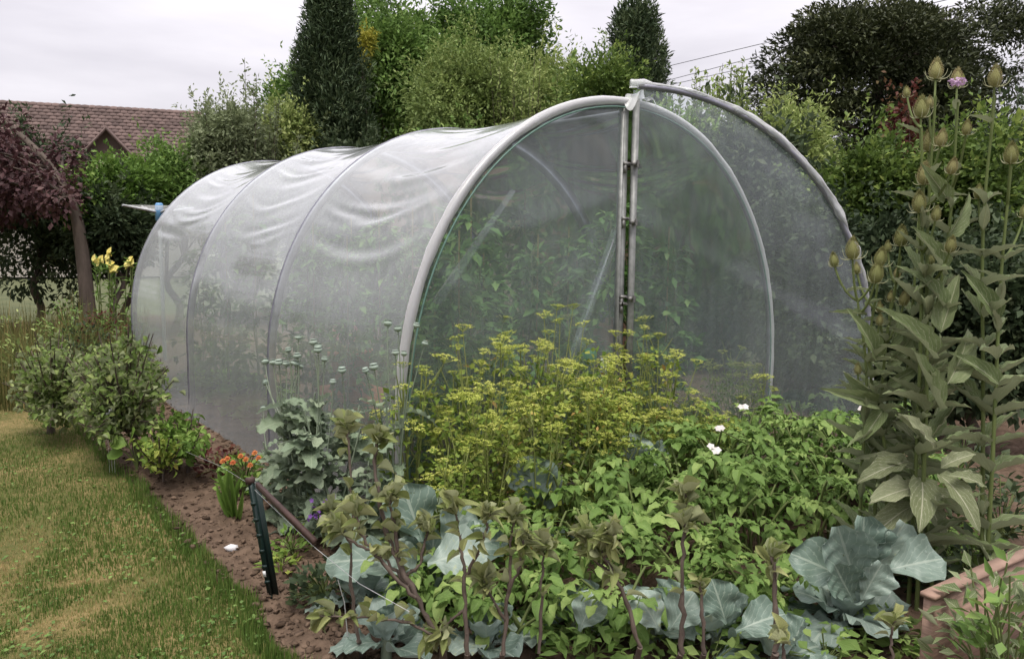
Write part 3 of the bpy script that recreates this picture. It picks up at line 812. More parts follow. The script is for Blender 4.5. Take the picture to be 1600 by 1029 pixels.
def clump_leaves(b, C, Rr, per, L, W, seed, center, droop=.2, out=.8, tmpl=KITE, cv=None, vj=.16, shell=.45):
    r = np.random.default_rng(seed); n = len(C)
    C = np.repeat(C, per, 0); Rr = np.repeat(np.asarray(Rr).reshape(n, -1) * np.ones((n, 3)), per, 0)
    u = rdir(len(C), r); rad = shell + (1 - shell) * r.random(len(C)) ** .6
    P = C + u * Rr * rad[:, None]
    D = unit(u * out + unit(C - center) * .4 + r.normal(size=P.shape) * .55 + np.array([0, 0, -droop]))
    N = unit(r.normal(size=P.shape) * .6 + np.array([0, 0, 1.0]) + u * .4)
    v = np.repeat(r.normal(size=n) * .16 if cv is None else cv, per) + .45 + r.normal(size=len(P)) * vj
    s = r.uniform(.65, 1.3, len(P))
    b.scatter(tmpl, P, D, N, L * s, W * s, np.clip(v, 0, 1))

def tree(name, label, base, crown_c, crown_r, mat, nclump=150, per=110, L=.10, W=.055, cr=.45, seed=1, trunk_r=.12, bark='bark', droop=.2, lump=.35, cat='tree', tmpl=KITE, group=None, lean=None, flat=1.0, hollow=.45, limbs=10, out=.8):
    """round-crowned tree: trunk with limbs and a crown of leaf clumps"""
    r = np.random.default_rng(seed); base = np.asarray(base, float); cc = np.asarray(crown_c, float); R = np.asarray(crown_r, float)
    o = thing(name, label, cat, base, group)
    ca, sa = math.cos(-YAW), math.sin(-YAW)                     # crowns are widest across the line of sight
    rot = np.array([[ca, -sa, 0], [sa, ca, 0], [0, 0, 1.0]])
    nl = 10; lu = rdir(nl, r); lu[:, 2] = np.where(lu[:, 2] < -.6, -lu[:, 2], lu[:, 2])
    lc = lu * (.35 + .48 * r.random((nl, 1))); lr = r.uniform(.20, .50, nl) * (1 + lump * .4)
    k = r.integers(0, nl, nclump); u = rdir(nclump, r)
    q = lc[k] + u * lr[k][:, None] * (hollow + (1 - hollow) * r.random((nclump, 1)) ** .5)
    q[: nclump // 5] = rdir(nclump // 5, r) * (.3 + .5 * r.random((nclump // 5, 1)))
    C = cc + (q * R) @ rot.T
    C[:, 2] = np.maximum(C[:, 2], .12)
    b = MB(); top = cc + np.array([0, 0, R[2] * .35])
    P = trunk_tube(b, base, top, trunk_r, trunk_r * .3, .15, 7, seed)
    for i in range(limbs):
        t0 = P[2 + i % 4]; e = C[i * (nclump // max(limbs, 1))]
        b.tube(bez(t0, (t0 + e) / 2 + np.array([0, 0, .2 * R[2]]), e, 7), np.linspace(trunk_r * .45, trunk_r * .08, 7), 5)
    b.build('trunk', M[bark], o, True)
    b = MB(); cv = r.normal(size=nclump) * .15
    rr = cr * r.uniform(.7, 1.25, nclump)
    clump_leaves(b, C, np.stack([rr, rr, rr * flat], -1), per, L, W, seed + 7, cc, droop, out, tmpl, cv)
    nw = int(nclump * .45); hi = np.argsort(-(C[:, 2] + r.normal(size=nclump) * R[2] * .35))[:nw]      # leafy twigs that break the outline
    for i in hi:
        e = C[i] + unit(unit(C[i] - cc) * .6 + r.normal(size=3) * .5 + np.array([0, 0, .9])) * cr * r.uniform(1.2, 3.0)
        tt = r.random((26, 1)); Pw = C[i] * (1 - tt) + e * tt + r.normal(size=(26, 3)) * .03
        b.scatter(tmpl, Pw, unit((e - C[i]) * .8 / np.linalg.norm(e - C[i]) + rdir(26, r)), np.array([0, 0, 1.0]) + r.normal(size=(26, 3)) * .6, L * .9, W * .9, np.clip(.55 + cv[i] + r.normal(size=26) * .15, 0, 1))
    b.build('crown', mat, o)
    return o

def conifer(name, label, base, height, rad, mat, nclump=260, per=90, L=.16, W=.05, seed=1, power=.8, low=.05, cr=.28, blunt=0.0):
    r = np.random.default_rng(seed); base = np.asarray(base, float)
    o = thing(name, label, 'tree', base)
    b = MB(); trunk_tube(b, base, base + np.array([0, 0, height * .97]), .16, .02, .05, 6, seed)
    t = r.random(nclump) ** 1.0; z = low * height + t * height * (1 - low)
    k = np.clip(1 - t, 0, 1) ** power
    if blunt: k = np.clip(np.sqrt(np.maximum(1 - (t * .98) ** 3.0, 0)) * (1 - blunt * .3 * t), 0, 1)
    az = r.uniform(0, 2 * PI, nclump); rr = rad * k * (.5 + .55 * r.random(nclump) ** .6) * (1 + .75 * (vn(az * 2, z * 1.8, seed) - .5))
    C = base + np.stack([np.cos(az) * rr, np.sin(az) * rr, z], -1)
    for i in range(0, nclump, 9):
        p0 = base + np.array([0, 0, max(C[i, 2] - .25, .2)]); b.tube([p0, (p0 + C[i]) / 2 + np.array([0, 0, .04]), C[i]], [.03, .02, .008], 4)
    b.build('trunk', M['bark'], o, True)
    b = MB()
    clump_leaves(b, C, np.stack([np.full(nclump, cr), np.full(nclump, cr), np.full(nclump, cr * 1.5)], -1), per, L, W, seed + 3, base + np.array([0, 0, height * .4]), -.25, .6, KITE, r.normal(size=nclump) * .14)
    b.build('crown', mat, o)
    return o

def shoots(name, label, base, spread, height, n, mat, L=.09, W=.025, seed=1, per=46, fan=.35, cat='shrub', low=.15, bark='bark', droop=.0, bare=.25, hvar=.45, thick=.012):
    """shrub or pollard of many long upright shoots set with narrow leaves"""
    r = np.random.default_rng(seed); base = np.asarray(base, float); spread = np.asarray(spread, float)
    o = thing(name, label, cat, base)
    b = MB(); lf = MB()
    a = r.uniform(0, 2 * PI, n); q = np.sqrt(r.random(n))
    off = np.stack([np.cos(a) * q * spread[0], np.sin(a) * q * spread[1]], -1)
    ca, sa = math.cos(-YAW), math.sin(-YAW)
    off = np.stack([off[:, 0] * ca - off[:, 1] * sa, off[:, 0] * sa + off[:, 1] * ca], -1)
    hh = height * (1 - hvar * r.random(n) ** 1.2) * (1 - .28 * q ** 2)
    b.tube(np.array([base, base + [0, 0, height * low * .6], base + [.02, .03, height * (low + .1)]]), [.11, .09, .07], 7)
    for i in range(n):
        st = base + np.array([off[i, 0] * .18, off[i, 1] * .18, height * low * (.5 + .7 * r.random())])
        e = base + np.array([off[i, 0] * (1 + fan * r.random()), off[i, 1] * (1 + fan * r.random()), hh[i]])
        m_ = np.array([base[0] + off[i, 0] * .85, base[1] + off[i, 1] * .85, height * .4]) + r.normal(size=3) * .06
        C = bez(st, m_, e, 9); b.tube(C, np.linspace(thick * 1.6, thick * .3, 9), 3)
        t = bare + (1 - bare) * r.random(per) ** .8
        idx = t * 8; k = np.clip(idx.astype(int), 0, 7); fr = (idx - k)[:, None]
        P = C[k] * (1 - fr) + C[k + 1] * fr
        T = unit(C[k + 1] - C[k])
        D = unit(T * .6 + rdir(per, r) * .85 + np.array([0, 0, -droop]))
        N = unit(np.array([0, 0, 1.0]) + r.normal(size=(per, 3)) * .7)
        s = r.uniform(.6, 1.25, per) * (1.1 - .3 * t)
        lf.scatter(KITE, P + rdir(per, r) * .045, D, N, L * s, W * s, np.clip(.42 + r.normal() * .13 + r.normal(size=per) * .17 + .15 * (t - .5), 0, 1))
    b.build('stem', M[bark], o); lf.build('crown', mat, o)
    return o

def W_(px, d): return px * d / FPX       # pixels to metres at a depth

# left side
o = thing('copper_plum_tree', 'dark purple-leaved tree with a leaning trunk at the left edge', 'tree', gp(140, 10.5))
b = MB(); tb = spline([gp(142, 10.5), at(128, 390, 10.5), at(112, 318, 10.5), at(70, 250, 10.6), at(20, 200, 10.7)], 5)
b.tube(tb, np.linspace(.10, .035, len(tb)), 8)
r = np.random.default_rng(4)
C = np.array([at(px, py, 10.6 + r.uniform(-.8, .8)) for px, py in [(r.uniform(-170, 22), r.uniform(185, 330)) for _ in range(70)] + [(r.uniform(20, 104), r.uniform(240, 318)) for _ in range(24)]])
C = np.array([c for c in C])
for i in range(0, len(C), 6): b.tube(bez(tb[10 + i % 8], (tb[10 + i % 8] + C[i]) / 2 + [0, 0, .15], C[i], 6), np.linspace(.035, .008, 6), 4)
b.build('trunk', M['bark'], o, True)
b = MB(); clump_leaves(b, C, np.full((len(C), 3), .30), 95, .085, .05, 5, at(40, 240, 10.6), .3); b.build('crown', M['lf_copper'], o)
tree('laurel_bush', 'rounded bright green bush below the house roof', gp(192, 11.5), at(195, 318, 11.5), (W_(44, 11.5), .7, W_(72, 11.5)), M['lf_bright'], 95, 110, .10, .045, .26, 21, .05, cat='bush', lump=.3)
tree('laurel_bush', 'dark leafy bush between the leaning trunk and the clothes dryer', gp(185, 10.8), at(190, 372, 11.2), (W_(58, 11.2), .7, W_(56, 11.2)), M['lf_dark'], 90, 110, .10, .045, .26, 22, .05, cat='bush', lump=.3)
tree('garden_shrub', 'mixed dark green shrub in front of the dormer, beside the tunnel top', gp(275, 12.5), at(288, 312, 12.5), (W_(50, 12.5), .8, W_(72, 12.5)), M['lf_mid'], 130, 110, .085, .04, .28, 23, .06, cat='shrub', lump=.35)
tree('garden_shrub', 'low shrub with grey-green leaves under the upright fruit tree', gp(345, 12.9), at(352, 262, 12.9), (W_(66, 12.9), .8, W_(88, 12.9)), M['lf_grey'], 150, 115, .08, .035, .27, 24, .06, cat='shrub', lump=.4)
shoots('fruit_tree', 'fruit tree with long upright leafy shoots against the sky', gp(385, 13.2), (W_(78, 13.2), .8), zz(100, 13.2), 92, M['lf_grey'], .11, .055, 25, 140, .3, 'tree', .2, bare=.2, hvar=.48)
tree('garden_shrub', 'small green bush left of the tall dark conifer', gp(448, 14), at(448, 235, 14), (W_(38, 14), .7, W_(62, 14)), M['lf_olive'], 80, 105, .085, .035, .27, 26, .05, cat='shrub', lump=.4)
conifer('conifer', 'tall dark narrow conifer left of the broad green trees', gp(522, 15), zz(8, 15), W_(68, 15), M['lf_conifer'], 430, 150, .12, .028, 27, .62, .02, .33)
# middle
tree('broadleaf_tree', 'tall mid green tree right behind the dark narrow conifer', gp(630, 17.5), at(625, 150, 17.5), (W_(98, 17.5), 1.3, W_(150, 17.5)), M['lf_mid'], 260, 120, .13, .055, .40, 28, .14, lump=.3)
tree('broadleaf_tree', 'large green tree with its crown rising above the picture', gp(760, 18.5), at(765, 120, 18.5), (W_(125, 18.5), 1.5, W_(135, 18.5)), M['lf_mid'], 270, 120, .13, .06, .42, 29, .15, lump=.3)
tree('pear_tree', 'dense olive green tree with upright twigs above the tunnel roof', gp(745, 14.2), at(725, 180, 14.2), (W_(112, 14.2), 1.0, W_(92, 14.2)), M['lf_olive'], 220, 115, .085, .036, .33, 30, .1, lump=.35)
shoots('pear_tree', 'taller olive green tree with feathery upright twigs, nearer the tunnel crown', gp(805, 14.0), (W_(85, 14.0), .8), zz(70, 14.0), 90, M['lf_olive'], .10, .042, 39, 150, .3, 'tree', .15, bare=.2, hvar=.5)
tree('golden_shrub', 'small patch of yellow foliage beside the dark conifer top', gp(574, 16.2), at(573, 74, 16.2), (W_(10, 16.2), .15, W_(24, 16.2)), M['lf_yellow'], 9, 60, .10, .05, .16, 31, .05, cat='shrub')
shoots('sapling', 'loose-leaved sapling showing against the sky mid picture', gp(880, 13.5), (W_(28, 13.5), .3), zz(66, 13.5), 9, M['lf_mid'], .14, .075, 32, 90, .3, 'tree', .2, bare=.4, hvar=.3)
tree('garden_shrub', 'light green shrub directly behind the tunnel crown', gp(925, 12.6), at(930, 170, 12.6), (W_(72, 12.6), .8, W_(62, 12.6)), M['lf_lime'], 150, 110, .085, .033, .28, 33, .06, cat='shrub', lump=.4)
conifer('conifer', 'blunt dark conifer rising over the tunnel crown', gp(985, 18.5), zz(34, 18.5), W_(56, 18.5), M['lf_conifer'], 380, 150, .13, .032, 34, .5, .02, .28, blunt=.5)
shoots('willow_hedge', 'olive willow-like shrub with many upright shoots below the power lines', gp(1105, 12), (W_(92, 12), .6), zz(84, 12), 120, M['lf_olive'], .12, .045, 35, 150, .25, 'shrub', .1, bare=.2, hvar=.3)
shoots('willow_hedge', 'lower olive shrub with upright shoots near the dark spreading tree', gp(1205, 11.6), (W_(55, 11.6), .5), zz(145, 11.6), 70, M['lf_olive'], .12, .045, 36, 140, .25, 'shrub', .1, bare=.2, hvar=.3)
tree('broadleaf_tree', 'mid green tree filling the gap right of the upright fruit tree', gp(470, 17), at(475, 200, 17), (W_(55, 17), 1.0, W_(70, 17)), M['lf_mid'], 120, 110, .12, .05, .38, 37, .1, lump=.35)
tree('broadleaf_tree', 'light green tree crown between the large green tree and the sapling', gp(845, 16.5), at(848, 165, 16.5), (W_(55, 16.5), 1.0, W_(85, 16.5)), M['lf_olive'], 130, 110, .11, .045, .36, 38, .1, lump=.35)
# dark spreading tree on the right: layered boughs
o = thing('cedar_tree', 'broad dark spreading tree with layered boughs at upper right', 'tree', gp(1370, 16))
b = MB(); base = gp(1370, 16); P = trunk_tube(b, base, at(1370, 60, 16), .28, .07, .2, 9, 41, 10)
r = np.random.default_rng(42); C = []
for i in range(300):
    t = r.random(); py = 20 + 300 * t
    half = 175 * math.sqrt(max(1 - ((py - 190) / 190) ** 2, .05)) * (.8 + .25 * r.random())
    x = 1370 + r.uniform(-1, 1) * half; C.append(at(x, py, 16 + r.uniform(-1.5, 1.8)))
for i in range(70):
    t = r.random(); C.append(at(1440 + r.uniform(-60, 170), 10 + 250 * t, 16.5 + r.uniform(-1.2, 1.5)))
C = np.array(C); C[:, 2] = np.round(C[:, 2] / .42) * .42 + r.normal(size=len(C)) * .07
for i in range(0, len(C), 5):
    k = int(np.argmin(np.abs(P[:, 2] - C[i, 2] + .4))); b.tube(bez(P[k], (P[k] + C[i]) / 2 + [0, 0, .2], C[i], 7), np.linspace(.07, .012, 7), 5)
b.build('trunk', M['bark'], o, True)
b = MB(); clump_leaves(b, C, np.stack([np.full(len(C), .55), np.full(len(C), .55), np.full(len(C), .22)], -1), 280, .11, .042, 43, at(1370, 200, 16), -.05, .9); b.build('crown', M['lf_cedar'], o)
tree('garden_shrub', 'yellow-green shrub between the tunnel door and the dark spreading tree', gp(1240, 11), at(1240, 270, 11), (W_(55, 11), .6, W_(105, 11)), M['lf_olive'], 150, 110, .085, .03, .27, 44, .06, cat='shrub', lump=.3, droop=.5)
tree('hedge_bush', 'leafy lime green hedge bush right of the tunnel door', gp(1350, 8.2), at(1345, 345, 8.2), (W_(95, 8.2), .6, W_(100, 8.2)), M['lf_lime'], 170, 90, .075, .042, .22, 45, .05, cat='bush', lump=.35, tmpl=DIAMOND)
tree('hedge_bush', 'lime green hedge bush behind the teasel stems at right edge', gp(1490, 7.8), at(1490, 330, 7.8), (W_(90, 7.8), .6, W_(125, 7.8)), M['lf_lime'], 170, 90, .075, .042, .22, 46, .05, cat='bush', lump=.35, tmpl=DIAMOND)
tree('hedge_bush', 'dark hedge bush low behind the tunnel door', gp(1380, 7.4), at(1390, 500, 7.4), (W_(100, 7.4), .4, W_(130, 7.4)), M['lf_dark'], 150, 95, .075, .04, .22, 47, .05, cat='bush', lump=.2, tmpl=DIAMOND)
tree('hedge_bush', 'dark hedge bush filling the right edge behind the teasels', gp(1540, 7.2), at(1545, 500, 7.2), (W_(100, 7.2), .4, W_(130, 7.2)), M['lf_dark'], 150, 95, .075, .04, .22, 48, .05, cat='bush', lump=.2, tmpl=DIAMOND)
tree('copper_shrub', 'small red-leaved shrub peeping over the hedge beside the teasels', gp(1415, 8.6), at(1412, 215, 8.6), (W_(28, 8.6), .3, W_(45, 8.6)), M['lf_red'], 13, 50, .07, .04, .13, 49, .03, cat='shrub')
# hedge seen through the film behind the tunnel
for i, (px, d, py, hw, mt, lb) in enumerate(((560, 13.5, 340, 95, 'lf_dark', 'dark hedge shrub seen through the film behind the second bay'), (720, 12.8, 330, 100, 'lf_mid', 'green hedge shrub seen through the front film left of the post'),
        (880, 12.0, 330, 105, 'lf_olive', 'olive hedge shrub seen through the front film beside the post'), (1040, 11.0, 330, 105, 'lf_mid', 'green hedge shrub seen through the open door half'),
        (1160, 9.4, 345, 80, 'lf_dark', 'dark hedge shrub seen through the film near the right hoop'), (1280, 8.6, 430, 75, 'lf_dark', 'dark hedge shrub seen through the open door film'), (60, 12.5, 360, 110, 'lf_dark', 'dark shrub behind the leaning trunk at the left edge'), (1620, 9.5, 300, 90, 'lf_dark', 'tall dark shrub at the extreme right edge behind the teasels'))):
    tree('hedge_shrub', lb, gp(px, d), at(px, py, d), (W_(hw, d), .8, W_(125, d)), M[mt], 150, 90, .11, .05, .34, 60 + i, .06, cat='shrub', lump=.25)

# ------------------------------------------------------------------ power lines
for lb, a, c_ in (('topmost of the three power lines crossing the pale sky', (1020, 108), (1290, 44)), ('middle power line of the three crossing the pale sky', (1060, 120), (1330, 50)), ('lowest power line of the three crossing the pale sky', (1080, 124), (1340, 66))):
    A, B_ = at(*a, 46), at(*c_, 36); v = B_ - A
    b = MB(); b.tube(spline([A - v * 1.2, A - v * .3 - [0, 0, .05], (A + B_) / 2 - [0, 0, .03], B_ + v * .3 - [0, 0, .02], B_ + v * 1.6], 5), .018, 4)
    tag(b.build('power_line', M['wire']), lb, 'power line')

# ------------------------------------------------------------------ rotary clothes dryer
hub = at(249, 332, 9.3)
dry = thing('rotary_clothes_dryer', 'rotary clothes dryer with blue hub behind the tunnel end', 'clothes dryer', (hub[0], hub[1], 0))
b = MB(); b.tube([(hub[0], hub[1], 0), (hub[0], hub[1], hub[2] + .05)], .022, 8); b.build('pole', M['grey_alu'], dry, True)
b = MB(); b.lathe([(.02, -.10), (.045, -.09), (.045, .09), (.03, .11), (.0, .11)], hub, sides=10); b.build('hub', M['blue_plastic'], dry, True)
tips = []
for k in range(4):
    a_ = math.radians(172 + 90 * k) - YAW * 0 + .35; tip = hub + np.array([math.cos(a_) * .42, math.sin(a_) * .42, .07]); tips.append(tip)
    b = MB(); b.tube([hub, tip], .014, 6); b.build('arm', M['grey_alu'], dry)
for q in (.45, .62, .8, .97):
    b = MB(); pts = [hub + (t - hub) * q for t in tips]
    b.tube(np.array(pts + pts[:1]), .003, 4, cap=False); b.build('washing_line', M['cord'], dry)
for i, (px, d, py, hw, lb) in enumerate(((1455, 6.0, 560, 75, 'dark hedge growth low behind the teasel stems'), (1560, 5.6, 540, 85, 'dark hedge growth at the right edge beyond the teasels'), (1390, 6.3, 590, 60, 'dark hedge growth beside the foot of the open door'))):
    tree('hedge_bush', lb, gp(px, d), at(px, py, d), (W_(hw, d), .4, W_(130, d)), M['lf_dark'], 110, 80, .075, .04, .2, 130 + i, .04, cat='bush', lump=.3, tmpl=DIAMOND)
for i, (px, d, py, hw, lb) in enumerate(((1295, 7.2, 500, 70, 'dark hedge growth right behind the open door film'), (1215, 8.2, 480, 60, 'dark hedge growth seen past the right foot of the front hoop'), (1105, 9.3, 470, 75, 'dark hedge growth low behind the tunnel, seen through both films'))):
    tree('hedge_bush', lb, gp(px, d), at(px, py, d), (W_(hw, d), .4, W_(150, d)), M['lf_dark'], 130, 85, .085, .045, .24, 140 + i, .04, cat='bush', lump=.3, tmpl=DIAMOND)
# trees on the far side of the lawn, mirrored in the film
for i, (x, y, h) in enumerate(((-9.5, 1.5, 2.4), (-10.2, 5.0, 2.8), (-10.0, 8.6, 2.6), (-9.0, 12.0, 3.0), (-9.8, -2.2, 2.3))):
    tree('lawn_shrub', ('leafy shrub across the lawn beyond the left edge, level with the tunnel front', 'leafy shrub across the lawn beyond the left edge, level with the middle hoop', 'leafy shrub across the lawn beyond the left edge, level with the far hoop', 'leafy shrub across the lawn beyond the left edge, farthest back', 'leafy shrub across the lawn beyond the left edge, nearest the viewer')[i], (x, y, 0), (x, y, h * .5), (2.1, 2.0, h * .55), M['lf_mid'], 110, 60, .14, .07, .45, 90 + i, .06, lump=.3, cat='shrub')
for i, (x, y, h, lb) in enumerate(((-6.5, 15.0, 2.6, 'leafy shrub at the far end of the lawn, left of the leaning trunk'), (-3.6, 14.5, 2.8, 'leafy shrub at the far end of the lawn, nearest the leaning trunk'))):
    tree('lawn_shrub', lb, (x, y, 0), (x, y, h * .5), (1.8, 1.5, h * .55), M['lf_dark'], 110, 70, .12, .06, .4, 190 + i, .06, lump=.3, cat='shrub')
#BACK_END

# ------------------------------------------------------------------ meadow strip and flowers on the left
r = np.random.default_rng(70); n = 5200
dep = r.uniform(6.6, 10.2, n); q = CAM[None] + _f[None] * dep[:, None] + _r[None] * ((r.uniform(-40, 232, n) - 800) / FPX * dep)[:, None]
ok = (q[:, 0] < -1.62) | (q[:, 1] > 5.6); ok &= q[:, 1] > 4.3; q = q[ok]; n = len(q)
cl = fbm(q[:, 0] * 3, q[:, 1] * 3, 5)
grass(n, q[:, 0], q[:, 1], 0 * cl - .03, (.2 + .7 * r.random(n)) * (.35 + .9 * cl), M['drygrass'], 'meadow_grass', 'tall dry meadow grass behind the left apple bush', .011, .35, np.clip(.15 + .8 * r.random(n) * (.4 + cl), 0, 1), 6)
MEADOW = 1
def flower(b, c, nrm, rad, npet=5, seed=0, wid=.75, cup=.25):
    r = np.random.default_rng(seed); nrm = unit(nrm); X = unit(np.cross(nrm, [.3, .8, .5])); Y = np.cross(nrm, X)
    a = np.arange(npet) * 2 * PI / npet + r.uniform(0, 1)
    D = np.cos(a)[:, None] * X + np.sin(a)[:, None] * Y + nrm * cup
    b.scatter(DIAMOND, np.repeat(np.asarray(c, float)[None], npet, 0), D, np.repeat(nrm[None], npet, 0), rad, rad * wid, .5 + r.normal(size=npet) * .2)
for i, (lb, heads, px, d) in enumerate((('evening primrose with three yellow blooms nearest the dry grass middle', ((171, 392), (168, 401), (172, 411), (180, 419), (175, 420)), 174, 8.3),
        ('evening primrose with yellow blooms nearest the tunnel end', ((206, 410), (199, 413), (203, 405)), 203, 8.4), ('small evening primrose with pale yellow blooms by the leaning trunk', ((147, 403), (158, 404), (152, 408)), 153, 8.7))):
    o = thing('evening_primrose', lb, 'flower', gp(px, d), 'yellow flowers in the dry grass')
    st, lf = MB(), MB(); rr = np.random.default_rng(80 + i)
    for j, (hx, hy) in enumerate(heads):
        e = at(hx, hy, d); s0 = gp(px + rr.uniform(-6, 6), d); C = bez(s0, (s0 + e) / 2 + rr.normal(size=3) * .03, e, 10)
        st.tube(C, np.linspace(.008, .004, 10), 4)
        t = rr.random((26, 1)); P = s0 + (e - s0) * t
        lf.scatter(KITE, P, unit(rdir(26, rr) + [0, 0, .4]), np.array([0, 0, 1.0]) + rdir(26, rr) * .5, .10, .025, .5 + rr.normal(size=26) * .15)
        fb = MB(); flower(fb, e, -_f + rdir(1, rr)[0] * .6 + [0, 0, .3], .046, 4, j, 1.3, .15); flower(fb, e + [0, 0, -.03], -_f + rdir(1, rr)[0], .034, 4, j + 9, 1.3, .3)
        fb.build('bloom', M['yellow_petal'], o)
    st.build('stem', M['stem_green'], o); lf.build('foliage', M['lf_mid'], o)

ORD = ('first', 'second', 'third', 'fourth', 'fifth', 'sixth', 'seventh', 'eighth', 'ninth', 'tenth', 'eleventh', 'twelfth', 'thirteenth')
# ------------------------------------------------------------------ inside the tunnel
def tomato_mesh(seed):
    r = np.random.default_rng(seed); st, lf = MB(), MB(); h = 1.55
    C = spline([(0, 0, 0), (.03, .02, .4), (-.02, .03, .8), (.03, -.02, 1.2), (0, 0, h)], 5); st.tube(C, np.linspace(.010, .004, len(C)), 5)
    for i in range(46):
        t = .08 + .92 * (i + r.random()) / 46; z = t * h; a = i * 2.4 + r.uniform(-.4, .4); Ln = r.uniform(.2, .34) * (1.1 - .5 * t)
        p0 = np.array([0, 0, z]); e = p0 + np.array([math.cos(a) * Ln, math.sin(a) * Ln, .03 - .25 * Ln]); B_ = bez(p0, (p0 + e) / 2 + [0, 0, .08], e, 6); st.tube(B_, .003, 3, cap=False)
        k = 11; tt = r.uniform(.3, 1, k); P = np.array([B_[min(int(q * 5), 5)] for q in tt]) + r.normal(size=(k, 3)) * .012
        D = unit(np.array([math.cos(a), math.sin(a), -.3]) + r.normal(size=(k, 3)) * .75)
        lf.scatter(DIAMOND, P, D, np.array([0, 0, 1.0]) + r.normal(size=(k, 3)) * .4, r.uniform(.07, .13, k), r.uniform(.035, .06, k), np.clip(.4 + r.normal(size=k) * .2 + .2 * (t - .5), 0, 1))
    ca = MB(); ca.tube([(.04, .03, 0), (.045, .035, 1.7)], .006, 5)
    return st.mesh('stem', M['stem_green']), lf.mesh('foliage', M['lf_tomato']), ca.mesh('cane', M['stem_dry'])
tm = [tomato_mesh(s) for s in (1, 2, 3)]
r = np.random.default_rng(90)
spots = [(-.95, y) for y in (1.0, 1.75, 2.5, 3.3, 4.1, 4.8)] + [(.95, y) for y in (.45, .95, 1.5, 2.1, 2.7, 3.4, 4.1, 4.8)] + [(.05, y) for y in (1.9, 2.6, 3.4, 4.3)] + [(.5, 1.1), (.55, 2.0), (-.45, 1.35), (-.5, .75), (.1, 1.0), (-.85, .5), (.45, .55), (-.4, 2.2)]
for i, (x, y) in enumerate(spots):
    side = 'left side row' if x < -.8 else 'right side row' if x > .8 else 'middle row'
    ordn = ORD[[q for q in spots if (q[0] < -.8, q[0] > .8) == (x < -.8, x > .8)].index((x, y))]
    o = thing('tomato_plant', 'staked tomato plant inside the tunnel, %s from the front in the %s' % (ordn, side), 'tomato plant', (x + r.normal() * .05, y, 0), 'tomato plants inside the tunnel, ' + side)
    o.rotation_euler = (0, 0, r.uniform(0, 6)); s = r.uniform(.85, 1.12); o.scale = (s, s, s)
    for nm, me in zip(('stem', 'foliage', 'cane'), tm[i % 3]):
        c = bpy.data.objects.new(nm, me); COL.objects.link(c); c.parent = o
lt = []
for s in (1, 2):
    rr = np.random.default_rng(s); b = MB(); k = 26; a = np.arange(k) * 2.4; el = np.linspace(.25, 1.3, k)
    T = blade(w_oval(.6, .6), 5, 6, .3, .25, .08, 2, seed=s); b.scatter(T, np.zeros((k, 3)), np.stack([np.cos(a) * np.cos(el), np.sin(a) * np.cos(el), np.sin(el)], -1), np.stack([-np.cos(a) * np.sin(el), -np.sin(a) * np.sin(el), np.cos(el)], -1), np.linspace(.22, .12, k), np.linspace(.17, .10, k), .5 + rr.normal(size=k) * .2)
    lt.append(b.mesh('lettuce', M['lf_lettuce'], True))
for i, (x, y) in enumerate([(-1.05, 1.5), (-1.07, 2.0), (-1.05, 2.5), (-1.06, 2.9), (-1.05, 3.3), (-1.07, 3.7), (-1.06, 4.1), (-1.05, 4.55), (-.85, 3.0), (-.8, 3.6), (-.82, 4.2), (-.8, 4.7)]):
    o = bpy.data.objects.new('lettuce', lt[i % 2]); COL.objects.link(o); o.location = (x, y, .02); o.rotation_euler = (0, 0, i * 1.3); s = 1.45 + .2 * math.sin(i * 2.1); o.scale = (s, s, s)
    tag(o, 'green lettuce blurred behind the film, %s from the front in the %s' % (ORD[i if i < 8 else i - 8], 'row along the film' if i < 8 else 'row beside the tomatoes'), 'lettuce', 'lettuces inside the tunnel')
p = at(955, 560, 5.6); b = MB(); b.box((p[0], p[1], .46), (.19, .17, .92)); b.box((p[0] + .02, p[1] - .03, .90), (.14, .12, .12), None, .6, .9)
tag(b.build('wooden_post', M['wood_post']), 'thick brown wooden post inside the tunnel beside the middle post', 'post')
p = at(943, 573, 5.3); b = MB(); b.box(p, (.075, .006, .12), np.array([[.95, -.3, .05], [.3, .95, 0], [-.05, 0, 1]])); b.tube([(p[0], p[1] + .01, 0), (p[0], p[1] + .01, p[2])], .006, 5)
tag(b.build('plant_sign', M['white_plastic']), 'white card on a stick in front of the brown wooden post', 'sign')
p = at(921, 557, 5.4); b = MB(); b.lathe([(.0, -.06), (.035, -.055), (.05, -.02), (.052, .02), (.035, .05), (.012, .06), (.0, .06)], p, sides=12); b.tube([(p[0], p[1], 0), p], .006, 5)
tag(b.build('green_bottle', M['green_plastic'], smooth=True), 'green round bottle on a cane left of the wooden post', 'bottle')
p = at(548, 585, 5.9)
o = thing('flower_pot', 'terracotta pot with pink flowers seen blurred through the near bay', 'flower pot', (p[0], p[1], .0))
b = MB(); b.lathe([(.0, .40), (.10, .40), (.15, .64), (.165, .64), (.165, .68), (.14, .68), (.13, .63), (0, .63)], (p[0], p[1], 0), sides=14); b.box((p[0], p[1], .2), (.35, .35, .4)); b.build('pot', M['terracotta'], o, True)
rr = np.random.default_rng(5); b = MB()
for k in range(16): flower(b, np.array([p[0], p[1], .78]) + rr.normal(size=3) * .07, rdir(1, rr)[0] + [0, 0, .5], .04, 5, k)
b.build('blooms', M['pink'], o, kind='stuff')
b = MB(); b.scatter(DIAMOND, np.array([p[0], p[1], .70]) + rr.normal(size=(60, 3)) * .06, rdir(60, rr), rdir(60, rr) + [0, 0, 1], .08, .06, .5); b.build('foliage', M['lf_mid'], o)

